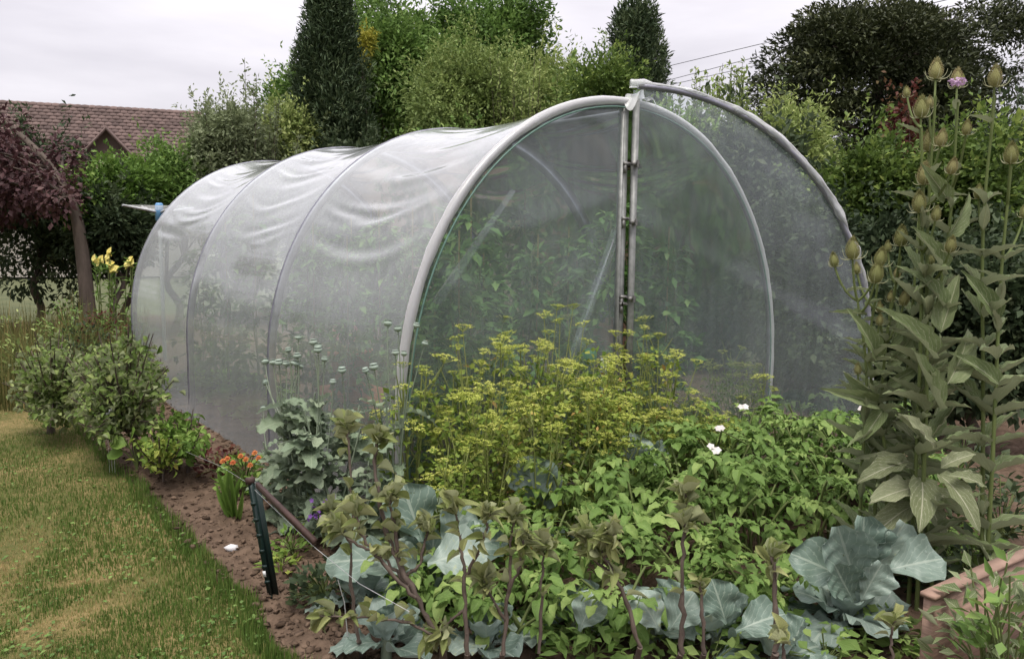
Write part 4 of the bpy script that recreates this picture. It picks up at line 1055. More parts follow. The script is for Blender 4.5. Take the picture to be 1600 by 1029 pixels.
# ------------------------------------------------------------------ left border: apple bush, small plants, post and wire
def apple_bush(name, label, base, cx, cy, hw, hh, d, n, seed, mat, stem_r=.03, L=.07, cat='bush'):
    r = np.random.default_rng(seed); o = thing(name, label, cat, base); st, lf = MB(), MB()
    top = at(cx, cy, d)
    st.tube(spline([base, base + [.01, 0, .18], (base + top) / 2 + [0, 0, .05], top], 4), np.linspace(stem_r, stem_r * .4, 13), 7)
    for i in range(n):
        a, q = r.uniform(0, 2 * PI), math.sqrt(r.random()); e = at(cx + math.cos(a) * q * hw, cy + math.sin(a) * q * hh, d + r.uniform(-.38, .38))
        s0 = base + (top - base) * r.uniform(.45, .95); C = bez(s0, (s0 + e) / 2 + [0, 0, -.03], e + [0, 0, .04], 7); st.tube(C, np.linspace(.008, .003, 7), 4)
        k = 22; t = .25 + .75 * r.random(k) ** .7; P = np.array([C[min(int(v * 6), 6)] for v in t]) + r.normal(size=(k, 3)) * .025
        D = unit(rdir(k, r) + (e - s0) * .8 + [0, 0, .1])
        lf.scatter(APPLE_T[i % 3], P, D, np.array([0, 0, 1.0]) + r.normal(size=(k, 3)) * .5, L * r.uniform(.6, 1.15, k), L * .6 * r.uniform(.6, 1.1, k), np.clip(.45 + r.normal() * .1 + r.normal(size=k) * .2, 0, .97))
    st.build('trunk', M['apple_bark'], o, True); lf.build('crown', M[mat], o, True)
    return o
APPLE_T = [blade(w_oval(.5, .75, .12), 5, 6, f, dr, .05, 1.5, seed=i) for i, (f, dr) in enumerate(((.55, .3), (.9, .15), (.4, .55)))]
apple_bush('apple_bush', 'low leafy apple bush on a short trunk at the left border', gp(201, 5.06), 185, 605, 92, 92, 5.1, 105, 101, 'lf_bush', L=.058)
apple_bush('apple_bush', 'leafy fruit bush cut by the left edge of the photo', gp(70, 5.9), 85, 600, 85, 78, 5.7, 85, 102, 'lf_bush', L=.058)
apple_bush('currant_bush', 'small pale green bush between the apple bush and the red-leaved plant', gp(285, 4.95), 285, 680, 48, 36, 4.95, 22, 103, 'lf_bright', .012, .055)
apple_bush('currant_bush', 'low yellowish weed patch below the small pale green bush', gp(245, 4.75), 245, 705, 45, 14, 4.75, 14, 104, 'lf_parsley', .008, .045)
# two round leaves low by the trunk, flowers, tags
o = thing('strawberry_plant', 'low plant with broad round leaves beside the apple trunk', 'plant', gp(205, 4.9))
RL = [blade(w_oval(.55, .5), 5, 6, .2, .25, .03, 3, seed=s).__class__(blade(w_oval(.55, .5), 5, 6, .2, .25, .03, 3, seed=s)) for s in (1, 2)]
rl_me = []
for s in (0, 1):
    b = MB(); b.add(*RL[s][:2], .5, RL[s][2]); rl_me.append(b.mesh('leaf', M['lf_bright'], True))
for i, (px, py, a) in enumerate(((194, 684, -.8), (212, 684, .8), (186, 700, -1.4), (222, 694, 1.2), (204, 676, .1))):
    c = at(px, py, 4.9); base = gp(205, 4.9); piece('leaf', rl_me[i % 2], o, c - unit(c - base) * .05, unit((c - base) * [1, 1, .2] + _r * a * .3 + [0, 0, .05]), [-_f[0] * .6, -_f[1] * .6, .8], .10, .10)
b = MB()
for i, (px, py) in enumerate(((194, 684), (212, 684), (186, 700), (222, 694), (204, 676))):
    e = at(px, py, 4.9); b.tube(bez(gp(205, 4.9), gp(205, 4.9) + [0, 0, .12], e, 6), .004, 4)
b.build('stem', M['stem_green'], o)
o = thing('buttercup_plant', 'small plant with yellow flowers under the apple bush', 'flower', gp(152, 5.2)); b, st = MB(), MB()
for i, (px, py) in enumerate(((146, 631), (154, 626), (150, 634), (160, 630), (143, 638))):
    c = at(px, py, 5.1); st.tube(bez(gp(152, 5.2), gp(152, 5.2) + [0, 0, .2], c, 6), .003, 4); b = MB(); flower(b, c, [-_f[0], -_f[1], .6], .022, 5, i, 1); b.build('bloom', M['yellow_petal'], o)
st.build('stem', M['stem_green'], o)
for i, (px, py) in enumerate(((167, 648), (171, 643), (175, 638))):
    c = at(px, py, 4.95); b = MB(); b.box(c, (.012, .004, .028), np.array([[.8, -.5, .2], [.5, .85, 0], [-.2, .1, 1]])); b.tube([(c[0], c[1], -.02), c], .0006, 4)
    tag(b.build('plant_tag', M['white_plastic']), ('lowest', 'middle', 'highest')[i] + ' of three tiny white plant tags under the apple bush', 'tag')

def leafy_clump(name, label, base, rad, h, n, mat, L, W, seed, cat='plant', up=.6, tmpl=DIAMOND):
    r = np.random.default_rng(seed); o = thing(name, label, cat, base); st, lf = MB(), MB()
    a = r.uniform(0, 2 * PI, n); q = np.sqrt(r.random(n)) * rad; z = h * (.25 + .75 * r.random(n)) * (1 - .45 * (q / rad) ** 2)
    E_ = np.asarray(base) + np.stack([np.cos(a) * q, np.sin(a) * q, z], -1)
    for i in range(0, n, 4): st.tube(bez(base, np.asarray(base) + [0, 0, h * .4], E_[i], 5), .003, 3, cap=False)
    D = unit(np.stack([np.cos(a), np.sin(a), np.full(n, up)], -1) + r.normal(size=(n, 3)) * .6)
    lf.scatter(tmpl, E_, D, np.array([0, 0, 1.0]) + r.normal(size=(n, 3)) * .5, L * r.uniform(.6, 1.2, n), W * r.uniform(.6, 1.2, n), np.clip(.45 + r.normal(size=n) * .2, 0, 1))
    st.build('stem', M['stem_green'], o); lf.build('foliage', mat, o)
    return o
leafy_clump('red_leaf_plant', 'dark red leafy plant beside the tunnel wall', gp(338, 4.85), .14, .22, 130, M['lf_red'], .05, .03, 111)
mg = leafy_clump('marigold_plant', 'green marigold clump with orange flowers behind the green post', gp(376, 4.5), .15, .26, 170, M['lf_bright'], .055, .035, 112)
for i, (px, py) in enumerate(((348, 721), (355, 717), (376, 713), (391, 727), (404, 716), (364, 723), (384, 718), (398, 708))):
    b = MB(); c = at(px, py, 4.5)
    for k in range(3): flower(b, c + [0, 0, .005 * k], [-_f[0] * .5, -_f[1] * .5, 1], .021 - .005 * k, 8, i + k, .55, .15 + .25 * k)
    b.build('bloom', M['orange'], mg); b = MB(); b.tube(bez(gp(376, 4.5), gp(376, 4.5) + [0, 0, .15], c, 5), .003, 3); b.build('flower_stem', M['stem_green'], mg)
gl = thing('gladiolus', 'fan of upright sword-shaped green leaves on the border soil', 'plant', gp(358, 4.15))
SW = blade(w_oval(.35, .5), 3, 7, .3, .12, 0, 1, seed=3); b = MB(); b.add(*SW[:2], .6, SW[2]); sw_me = b.mesh('leaf', M['lf_bright'], True)
for i, (tx_, ty_) in enumerate(((340, 735), (350, 728), (360, 735), (372, 742), (380, 770), (333, 760))):
    e = at(tx_, ty_, 4.15 + .05 * (i % 2)); s0 = gp(358 + 2 * i - 5, 4.15); piece('leaf', sw_me, gl, s0, e - s0, -_f + _r * .5 * (-1) ** i, float(np.linalg.norm(e - s0)), .028)
leafy_clump('purple_sage', 'low plant with small purple flowers beneath the poppies', gp(498, 3.9), .14, .30, 110, M['lf_poppy'], .045, .02, 113)
vb = thing('violet_flowers', 'cluster of tiny violet flowers left of the tall cabbage leaf', 'flower', gp(500, 3.7))
b, st = MB(), MB(); rr = np.random.default_rng(6)
for i in range(16):
    c = at(rr.uniform(482, 530), rr.uniform(770, 812), 3.7); flower(b, c, -_f + rdir(1, rr)[0], .014, 5, i); st.tube(bez(gp(500, 3.7), gp(500, 3.7) + [0, 0, .2], c, 5), .002, 3)
b.build('blooms', M['purple'], vb, kind='stuff'); st.build('stem', M['stem_green'], vb)
leafy_clump('parsley_seedling', 'dark green leafy clump at the foot of the green post', gp(500, 3.15), .13, .2, 240, M['lf_dark'], .045, .028, 114)
leafy_clump('bed_weed', 'small feathery green weed right of the green post', gp(448, 3.65), .09, .14, 70, M['lf_bright'], .05, .018, 115)
leafy_clump('bed_weed', 'small yellowing weed on the soil beside the rail', gp(432, 3.5), .08, .07, 40, M['lf_parsley'], .06, .025, 116)
r = np.random.default_rng(9)
V, F = ico(); b = MB(); b.add(V * [.038, .03, .022] * (1 + .15 * r.normal(size=(12, 1))) + np.array([*gp(352, 3.7)[:2], .025]), F)
tag(b.build('white_stone', M['stone'], smooth=True), 'small white stone at the edge of lawn and soil', 'stone')

pb = gp(418, 3.22); pt = at(396, 752, 3.22)
post = thing('fence_post', 'short dark green metal fence post on the lawn edge', 'post', pb)
ax = unit(pt - pb); side = unit(np.cross(ax, _f)); fw = np.cross(side, ax); RM = np.stack([side, fw, ax], -1); ln_ = float(np.linalg.norm(pt - pb)) + .06
b = MB(); c0 = (pb + pt) / 2 - ax * .03
b.box(c0, (.046, .006, ln_), RM); b.box(c0 - fw * .021 , (.007, .036, ln_ - .004), RM)
for k in range(7): b.box(c0 + ax * (-.2 + .07 * k) - fw * .042, (.02, .008, .012), RM)
b.build('bar', M['post'], post)
b = MB(); b.box(c0 - ax * .09 - fw * .047 + side * .004, (.012, .002, .026), RM); b.build('tag', M['white_plastic'], post)
b = MB(); b.box(pt + ax * .004 + side * .012, (.034, .02, .026), RM); b.build('cap_plate', M['rust'], post)
ra, rb_ = at(402, 757, 3.18), at(492, 846, 2.72)
v = unit(rb_ - ra); sd = unit(np.cross(v, [0, 0, 1])); RM2 = np.stack([sd, v, np.cross(sd, v)], -1)
b = MB(); b.box((ra + rb_) / 2, (.014, float(np.linalg.norm(rb_ - ra)), .022), RM2); b.build('brace', M['rust'], post)
rowA, rowB = pt + np.array([0, 0, -.03]), at(640, 955, 2.42)
b = MB(); b.tube(np.array([rowA, rb_ + [0, 0, -.02], (rb_ + rowB) / 2 + [0, 0, -.03], rowB]), .0013, 4); b.build('wire', M['fence_wire'], post)
b = MB(); b.tube(np.array([at(290, 705, 4.6), at(345, 728, 3.9), pt + [0, 0, -.02]]), .0008, 4); b.build('wire', M['fence_wire'], post)
b = MB(); b.tube(np.array([at(528, 905, 2.8), at(538, 940, 2.8), at(545, 1010, 2.8)]), .002, 4); b.build('wire', M['fence_wire'], post)
for i, (px, d, h, rad, mt, lb) in enumerate(((130, 7.4, .75, .28, 'lf_dark', 'dark leafy weed clump in the dry grass left of the yellow flowers'), (185, 7.3, .6, .22, 'lf_olive', 'olive weed clump in the dry grass beside the tunnel end'), (110, 8.2, .9, .35, 'lf_mid', 'green weed clump at the foot of the leaning trunk'), (160, 7.9, .8, .25, 'lf_red', 'brownish red weed clump under the yellow flowers'), (40, 7.2, .8, .4, 'lf_olive', 'olive weed clump at the far left of the dry grass'), (150, 6.8, .55, .3, 'lf_mid', 'green weed clump just behind the apple bush'), (200, 7.9, .7, .2, 'lf_mid', 'green weed clump against the tunnel end'), (95, 6.9, .6, .3, 'lf_dark', 'dark weed clump behind the bush at the left edge'))):
    leafy_clump('meadow_weed', lb, gp(px, d), rad, h, 420, M[mt], .06, .022, 160 + i)
#LEFT_END

# ------------------------------------------------------------------ poppies with seed heads
def leaf_meshes(name, mat, specs):
    out = []
    for k in specs:
        T = blade(**k); b = MB(); b.add(T[0], T[1], .5 + .12 * math.sin(7 * len(out)), T[2]); out.append(b.mesh(name, mat, True))
    return out
def w_lobed(nl=5, depth=.35, p=.4, sh=.7):
    o_ = w_oval(p, sh)
    return lambda v: o_(v) * (1 - depth * (.5 + .5 * np.cos(v * nl * 2 * PI)))
POP = leaf_meshes('leaf', M['lf_poppy'], [dict(wfun=w_lobed(4, .4), nu=7, nv=14, fold=.25, droop=d_, wave=.07, wfreq=3.5, seed=i) for i, d_ in enumerate((.25, .5, .1))])
b = MB(); b.lathe([(.15, -.62), (.22, -.5), (.62, -.35), (.95, 0), (.92, .35), (.6, .62), (.42, .7), (.44, .74), (.80, .80), (.82, .86), (.3, .92), (0, .9)], (0, 0, 0), sides=12)
cap_me = b.mesh('seed_head', M['capsule'], True)
def poppy(label, px, d, heads, nleaf, seed, zmax, spread=.16, grp=None):
    r = np.random.default_rng(seed); base = gp(px, d); o = thing('poppy_plant', label, 'poppy', base, grp); st = MB()
    mains = []
    for i in range(4):
        a = r.uniform(0, 6.28); e = base + np.array([math.cos(a) * spread * .6, math.sin(a) * spread * .6, zmax * r.uniform(.75, .95)]); C = bez(base + r.normal(size=3) * [.03, .03, 0], (base + e) / 2 + [0, 0, .05], e, 10)
        mains.append(C); st.tube(C, np.linspace(.008, .004, 10), 5)
    for hx, hy in heads:
        e = at(hx, hy, d + r.uniform(-.12, .12)); C0 = mains[int(np.argmin([np.linalg.norm(m_[6] - e) for m_ in mains]))]; p0 = C0[r.integers(4, 8)]
        C = bez(p0, p0 * .4 + e * .6 - [0, 0, .02] + r.normal(size=3) * .02, e, 8); st.tube(C, np.linspace(.0036, .0026, 8), 4)
        D = unit(C[-1] - C[-2]); s = r.uniform(.0165, .0225)
        piece('seed_head', cap_me, o, e + D * s * .5, unit(np.cross(D, [.3, .5, .2])), D, s, s)
    for i in range(nleaf):
        C = mains[i % 4]; t = r.random() ** .75 * .99; p0 = C[int(t * 9)] ; a = r.uniform(0, 6.28)
        D = np.array([math.cos(a), math.sin(a), r.uniform(-.1, .9)]); L = r.uniform(.12, .23) * (1.1 - .4 * t)
        piece('leaf', POP[i % 3], o, p0, D, [r.normal() * .3, r.normal() * .3, 1], L, L * r.uniform(.55, .85))
    st.build('stem', M['stem_grey'], o)
    return o
poppy('poppy plant with many pale seed heads, left of the near hoop', 462, 4.0, ((415, 569), (427, 570), (436, 571), (447, 572), (456, 570), (416, 600), (451, 550), (466, 531), (465, 560), (462, 572), (469, 575)), 82, 121, .84, .26)
poppy('poppy plant with seed heads, its leaves touching the near hoop foot', 520, 3.85, ((490, 539), (497, 551), (507, 565), (535, 583), (520, 600), (497, 545)), 76, 122, .76, .26)
poppy('leaning poppy plant with dark stems in front of the near hoop', 610, 3.6, ((572, 582), (585, 578), (606, 510), (622, 518), (650, 512), (663, 540), (618, 555), (631, 556)), 20, 123, .86, .14)
poppy('short leafy poppy plant without heads at the poppies left edge', 435, 4.15, ((412, 641),), 34, 124, .5, .16)
poppy('broad-leaved low poppy plant beside the tall cabbage leaf', 655, 3.5, (), 16, 125, .45, .12)
poppy('low leafy poppy plant between the poppies and the apple twigs', 560, 3.62, (), 26, 126, .5, .16)

# ------------------------------------------------------------------ parsley gone to seed
def umbel_mesh(seed):
    r = np.random.default_rng(seed); b = MB(); n = 15
    a = r.uniform(0, 6.28, n); q = np.sqrt(np.linspace(.03, 1, n)); E_ = np.stack([np.cos(a) * q * .5, np.sin(a) * q * .5, .38 - .10 * q ** 2 + r.normal(size=n) * .025], -1)
    for e in E_: b.tube([(0, 0, 0), e], .008, 3, .15, cap=False)
    k = 13; P = np.repeat(E_, k, 0) + np.concatenate([r.normal(size=(n * k, 2)) * .055, r.normal(size=(n * k, 1)) * .018], 1)
    b.scatter(KITE, P, unit(r.normal(size=(n * k, 3)) * [1, 1, .4]), np.array([0, 0, 1.0]) + r.normal(size=(n * k, 3)) * .4, .07, .06, np.clip(.5 + r.normal(size=n * k) * .25, 0, 1))
    return b.mesh('umbel', M['umbel'])
UMB = [umbel_mesh(s) for s in (1, 2, 3)]
def parsley_parts(seed, h=.85):
    r = np.random.default_rng(seed); st, lf = MB(), MB(); tips = []
    for i in range(5):
        a = i * 1.26 + r.uniform(-.4, .4); sp = r.uniform(.05, .17); e = np.array([math.cos(a) * sp, math.sin(a) * sp, h * r.uniform(.72, 1.0)]); C = bez((r.normal() * .02, r.normal() * .02, 0), e * [.5, .5, .55], e, 9)
        st.tube(C, np.linspace(.0055, .0028, 9), 4); tips.append((e, C[-1] - C[-2]))
        for j in range(3):
            k = r.integers(4, 8); a2 = r.uniform(0, 6.28); e2 = C[k] + np.array([math.cos(a2) * .08, math.sin(a2) * .08, r.uniform(.09, .2)]); B_ = bez(C[k], C[k] * .5 + e2 * .5 + [0, 0, -.02], e2, 6)
            st.tube(B_, np.linspace(.003, .002, 6), 3, cap=False); tips.append((e2, B_[-1] - B_[-2]))
    n = 460; z = r.random(n) ** 1.0 * h * .88; a = r.uniform(0, 6.28, n); q = np.sqrt(r.random(n)) * (.19 - .07 * z / h)
    P = np.stack([np.cos(a) * q, np.sin(a) * q, z + .02], -1)
    lf.scatter(DIAMOND, P, unit(np.stack([np.cos(a), np.sin(a), 0 * a + .2], -1) + r.normal(size=(n, 3)) * .8), np.array([0, 0, 1.0]) + r.normal(size=(n, 3)) * .5, r.uniform(.02, .05, n), r.uniform(.014, .032, n), np.clip(.42 + r.normal(size=n) * .2 + .22 * np.clip(.35 - z / h, 0, 1) * r.random(n) * 3, 0, 1))
    return st.mesh('stem', M['stem_parsley']), lf.mesh('foliage', M['lf_parsley']), tips
PAR = [parsley_parts(s) for s in (11, 12, 13)]
r = np.random.default_rng(130); pi_ = 0
spots = []
for y0, row in ((-.16, 'back'), (-.36, 'mid'), (-.55, 'front')):
    for x in np.arange(-1.52 + .12 * (row == 'mid'), 1.05 - .75 * (row == 'front') - .2 * (row == 'mid'), .235): spots.append((x + r.normal() * .04, y0 + r.normal() * .03 - .05 * (x > 0), row))
for (x, y, row) in spots:
    sc = r.uniform(.86, 1.12) * (1.0 if x < -.35 else .82 if x < .15 else .70) * (.9 if row == 'front' else 1) * (1.12 if row == 'back' else 1)
    ordn = ORD[[q for q in spots if q[2] == row].index((x, y, row))]
    o = thing('parsley_plant', 'yellow-green flowering parsley, %s from the left in the %s row before the tunnel' % (ordn, {'back': 'rear', 'mid': 'middle', 'front': 'near'}[row]), 'parsley', (x, y, 0), 'flowering parsley, %s row' % row)
    st, lf, tips = PAR[pi_ % 3]; pi_ += 1; rz = r.uniform(0, 6.28); o.rotation_euler = (0, 0, rz); o.scale = (sc, sc, sc * r.uniform(.9, 1.1))
    for nm, me in (('stem', st), ('foliage', lf)):
        c = bpy.data.objects.new(nm, me); COL.objects.link(c); c.parent = o
    for j in r.permutation(len(tips))[:12]:
        e, D = tips[j]; s = r.uniform(.06, .105); D = unit(D + np.array([0, 0, .03])); X = unit(np.cross(D, [.3, .8, .1])); Y = np.cross(D, X)
        c = bpy.data.objects.new('umbel', UMB[j % 3]); COL.objects.link(c); c.parent = o
        c.matrix_basis = Matrix(((X[0] * s, Y[0] * s, D[0] * s, e[0]), (X[1] * s, Y[1] * s, D[1] * s, e[1]), (X[2] * s, Y[2] * s, D[2] * s, e[2]), (0, 0, 0, 1)))
# the few tall umbels that stand above the rest
for i, (lb, heads, px, d) in enumerate((('tall parsley stalks with umbels high before the film, left of the post', ((850, 491), (875, 500), (870, 479), (858, 517), (912, 505), (895, 478), (850, 537)), 868, 4.25),
        ('tall parsley stalks with umbels high beside the near hoop', ((723, 512), (716, 527), (713, 543), (755, 548), (797, 546), (777, 539), (750, 567)), 742, 3.85), ('tall parsley stalks with umbels right of the middle post', ((1007, 510), (1010, 525), (962, 520), (1010, 556), (1005, 563), (1055, 549), (1089, 564)), 1015, 4.4))):
    o = thing('parsley_plant', lb, 'parsley', gp(px, d), 'tall parsley stalks'); st = MB(); rr = np.random.default_rng(140 + i)
    for k, (hx, hy) in enumerate(heads):
        e = at(hx, hy + 6, d); s0 = gp(px + rr.uniform(-25, 25), d); st.tube(bez(s0, (s0 * [.6, .6, 0] + e * [.4, .4, .5]), e, 9), np.linspace(.005, .0022, 9), 4)
        s = rr.uniform(.065, .09); c = bpy.data.objects.new('umbel', UMB[k % 3]); COL.objects.link(c); c.parent = o; c.scale = (s, s, s); c.location = Vector(e) - o.location; c.rotation_euler = (rr.normal() * .15, rr.normal() * .15, rr.uniform(0, 6))
    st.build('stem', M['stem_parsley'], o)

# ------------------------------------------------------------------ potatoes
def potato_leaf(seed):
    r = np.random.default_rng(seed); b = MB()
    C = bez((0, 0, 0), (0, .5, .12), (0, 1, -.10 - .12 * r.random()), 9); b.tube(C, np.linspace(.012, .006, 9), 3, .5, cap=False)
    T = [blade(w_oval(.45, .68, .06), 5, 8, .3, .25 + .3 * r.random(), .06, 2.2, seed=seed + k) for k in range(2)]
    b.scatter(T[0], [C[8]], [[r.normal() * .1, 1, -.25]], [[0, .3, 1]], .42, .26, .55)
    for t, sz in ((.82, .38), (.58, .36), (.34, .26)):
        p = C[int(t * 8)]
        for sg in (-1, 1):
            b.scatter(T[(sg + 1) // 2], [p], [[sg * 1.0, .55 + r.normal() * .1, -.12 + r.normal() * .15]], [[-.15 * sg, .1, 1]], sz * r.uniform(.85, 1.1), sz * .58, .45 + r.normal() * .18)
    return b.mesh('leaf', M['lf_potato'], True)
POT = [potato_leaf(s) for s in range(6)]
def potato(label, x, y, h, rad, seed, nleaf=26, grp='potato plants', flowers=0):
    r = np.random.default_rng(seed); base = np.array([x, y, 0.]); o = thing('potato_plant', label, 'potato plant', base, grp); st = MB(); stems = []
    for i in range(5):
        a = i * 1.26 + r.uniform(-.3, .3); e = base + np.array([math.cos(a) * rad * .55, math.sin(a) * rad * .55, h * r.uniform(.72, .95)]); C = bez(base + r.normal(size=3) * [.03, .03, 0], base + (e - base) * [.25, .25, .7], e, 8); stems.append(C); st.tube(C, np.linspace(.008, .005, 8), 5)
    st.build('stem', M['stem_green'], o)
    for i in range(nleaf):
        C = stems[i % 5]; t = .3 + .7 * (i / nleaf) ** .8; p0 = C[min(int(t * 7.99), 7)]; out = unit((p0 - base) * [1, 1, 0] + r.normal(size=3) * [.09, .09, 0]); a = r.normal() * .9
        D = np.array([out[0] * math.cos(a) - out[1] * math.sin(a), out[0] * math.sin(a) + out[1] * math.cos(a), r.uniform(-.15, .55)])
        L = r.choice([r.uniform(.08, .13), r.uniform(.12, .2), r.uniform(.14, .23)]); piece('leaf', POT[r.integers(0, 6)], o, p0, D, [r.normal() * .25, r.normal() * .25, 1], L, L)
    for i in range(flowers):
        b = MB(); c = base + np.array([r.normal() * rad * .4, r.normal() * rad * .4, h + .01])
        for k in range(3): flower(b, c + r.normal(size=3) * .015, [-_f[0] * .6, -_f[1] * .6, .7], .02, 5, seed + k, 1.1, .1)
        b.build('blossom', M['white_petal'], o)
        b = MB(); b.tube(bez(stems[i % 5][-1], (stems[i % 5][-1] + c) / 2, c, 5), .003, 4); b.build('flower_stalk', M['stem_green'], o)
    return o
r = np.random.default_rng(150)
PS = [(-.95, -.62, .50, 'a'), (-.62, -.60, .54, 'a'), (-.30, -.58, .55, 'a'), (.02, -.60, .55, 'a'), (.34, -.62, .54, 'a'), (.64, -.66, .52, 'a'), (.92, -.72, .5, 'a'),
      (-.80, -.88, .46, 'b'), (-.48, -.90, .5, 'b'), (-.16, -.92, .52, 'b'), (.16, -.92, .52, 'b'), (.46, -.95, .5, 'b'), (.74, -1.02, .48, 'b'), (1.12, -.95, .46, 'b'), (1.25, -.72, .46, 'a'), (.98, -1.22, .4, 'b'),
      (-1.34, -.86, .34, 'c'), (-1.12, -1.02, .36, 'c'), (-.62, -1.16, .40, 'c'), (-.30, -1.2, .42, 'c'), (.02, -1.22, .42, 'c'), (.3, -1.25, .42, 'c'), (-1.50, -.95, .26, 'c'), (-1.0, -1.28, .30, 'c'), (-1.78, -.80, .24, 'c'), (-1.62, -1.10, .24, 'c'), (-1.35, -1.32, .26, 'c'), (-.78, -1.45, .28, 'c')]
for i, (x, y, h, k) in enumerate(PS):
    ordn = ORD[sorted(q[0] for q in PS if q[3] == k).index(x)]
    potato('bushy green potato plant, %s from the left in the %s' % (ordn, {'a': 'rear row nearest the tunnel door', 'b': 'middle row of the potato patch', 'c': 'near row behind the apple twigs'}[k]), x + r.normal() * .03, y + r.normal() * .03, h * r.uniform(1.04, 1.22), .27, 200 + i, 32 if k != 'c' else 24, 'potato plants, row ' + k, 1 if i in (4, 8, 13, 15, 9) else 0)

# ------------------------------------------------------------------ cabbages
def w_cab(v): return np.clip(np.interp(v, [0, .12, .25, .5, .72, .9, 1.0], [.10, .16, .5, .92, 1.0, .72, .22]), .03, 1)
CAB = leaf_meshes('leaf', M['lf_cabbage'], [dict(wfun=w_cab, nu=15, nv=18, fold=.05, droop=d_, wave=.075, wfreq=2.6 + i * .5, cup=c_, seed=30 + i, droop_pow=2.4) for i, (d_, c_) in enumerate(((.12, .35), (.30, .15), (-.10, .5), (.45, .05), (-.2, .7)))])
def cabbage(label, base, rad, n, seed, hero=(), tilt=(.15, 1.35), z0=.06):
    """rosette of broad leaves; hero: leaves by base and tip point with a facing"""
    r = np.random.default_rng(seed); base = np.asarray(base, float); o = thing('cabbage', label, 'cabbage', base, 'cabbages')
    b = MB(); b.tube([base, base + [0, 0, z0 + .04]], [.022, .018], 7); b.build('stalk', M['stem_grey'], o)
    for i in range(n):
        a = i * 2.4 + r.uniform(-.3, .3); q = i / max(n - 1, 1); el = tilt[0] + (tilt[1] - tilt[0]) * q + r.normal() * .08; L = rad * (1.0 - .45 * q) * r.uniform(.85, 1.1)
        D = np.array([math.cos(a) * math.cos(el), math.sin(a) * math.cos(el), math.sin(el)]); N = np.array([-math.cos(a) * math.sin(el), -math.sin(a) * math.sin(el), math.cos(el)]) + r.normal(size=3) * .12
        piece('leaf', CAB[(1, 3, 0)[i % 3] if q < .5 else (0, 2, 4)[i % 3]], o, base + [0, 0, z0 + .03 * q] + D * [1, 1, 0] * .015, D, N, L, L * r.uniform(.72, .9))
    for k, (bx, tx_, nn, w, v) in enumerate(hero):
        bp, tp = np.asarray(bx), np.asarray(tx_); L = float(np.linalg.norm(tp - bp)); piece('leaf', CAB[v], o, bp, tp - bp, nn, L, L * w)
    return o
fc = -_f + np.array([0, 0, .35])          # facing the viewer and the sky
c1 = gp(668, 3.22)
def H(bp, tp, d, n=fc, w=.8, v=0, dt=0.0): return (at(*bp, d), at(*tp, d + dt), n, w, v)
cabbage('large blue-green cabbage with one tall upright leaf behind the apple branches', c1, .30, 11, 301, (
    H((660, 845), (628, 755), 3.3, fc, .95, 0), H((668, 880), (757, 850), 3.05, fc + _r * -.3 + [0, 0, .5], 1.0, 1), H((690, 850), (735, 790), 3.3, fc + _r * .4, .9, 0), H((640, 880), (500, 862), 3.1, fc + [0, 0, .6], .55, 1), H((650, 900), (610, 850), 3.0, fc, .9, 2), H((700, 860), (790, 830), 3.25, fc + [0, 0, .6], .8, 1)), (.15, 1.1))
cabbage('cabbage with a broad holed leaf standing before the flowering parsley', gp(838, 3.72), .24, 8, 302, (H((838, 790), (826, 712), 3.7, fc, 1.05, 0), H((850, 800), (880, 745), 3.75, fc + _r * .5, .8, 1)), (.2, 1.1))
cabbage('cabbage with paired pale leaves showing behind the potato tops', gp(985, 4.1), .26, 8, 303, (H((985, 735), (990, 676), 4.1, fc, 1.1, 0), H((965, 735), (945, 700), 4.1, fc - _r * .5, .6, 1), H((1005, 735), (1040, 690), 4.1, fc + _r * .5, .6, 0)), (.4, 1.2))
cr_ = gp(1345, 2.95)
cabbage('big open blue-green cabbage at the lower right beside the board', cr_, .27, 20, 304, (
    H((1340, 915), (1305, 818), 2.92, fc - _r * .3, .8, 4), H((1350, 905), (1345, 806), 2.98, fc + _r * .1, .75, 2), H((1368, 895), (1408, 815), 3.0, fc + _r * .4, .8, 2), H((1385, 890), (1478, 868), 2.92, fc + [0, 0, .5], .8, 0), H((1325, 905), (1240, 862), 2.95, fc + [0, 0, .2], .8, 0), H((1335, 940), (1300, 880), 2.78, fc - _r * .2, .9, 4), H((1345, 940), (1375, 878), 2.76, fc + _r * .2, .85, 2)), (.25, 1.45))
cabbage('low cabbage at the bottom edge under the single apple shoot', gp(1035, 2.86), .23, 9, 305, (H((1030, 985), (1000, 925), 2.75, fc + [0, 0, .5], .9, 1), H((1045, 985), (1085, 925), 2.75, fc + [0, 0, .5], .9, 0)), (.2, 1.0))
cabbage('low cabbage at the bottom edge beside the stubby apple shoot', gp(1140, 2.8), .23, 9, 306, (H((1135, 975), (1115, 905), 2.7, fc + [0, 0, .2], .85, 0), H((1150, 985), (1230, 950), 2.7, fc + [0, 0, .6], .8, 1)), (.2, 1.0))
cabbage('small cabbage in the shade left of the bottom cabbages', gp(905, 2.95), .2, 8, 307, (H((905, 985), (930, 925), 2.8, fc + [0, 0, .5], .9, 1),), (.2, 1.0))
cabbage('low spreading cabbage at the bottom edge near the green post', gp(600, 2.72), .22, 10, 310, (), (.2, 1.1))
cabbage('low spreading cabbage at the bottom edge between two forked shoots', gp(765, 2.72), .21, 10, 311, (), (.2, 1.1))
cabbage('small dark cabbage peeping out left of the crossing apple twigs', gp(560, 3.05), .22, 8, 308, (), (.2, 1.1))
cabbage('cabbage at the bottom edge just left of the big open one', gp(1240, 2.62), .22, 8, 309, (), (.2, 1.1))

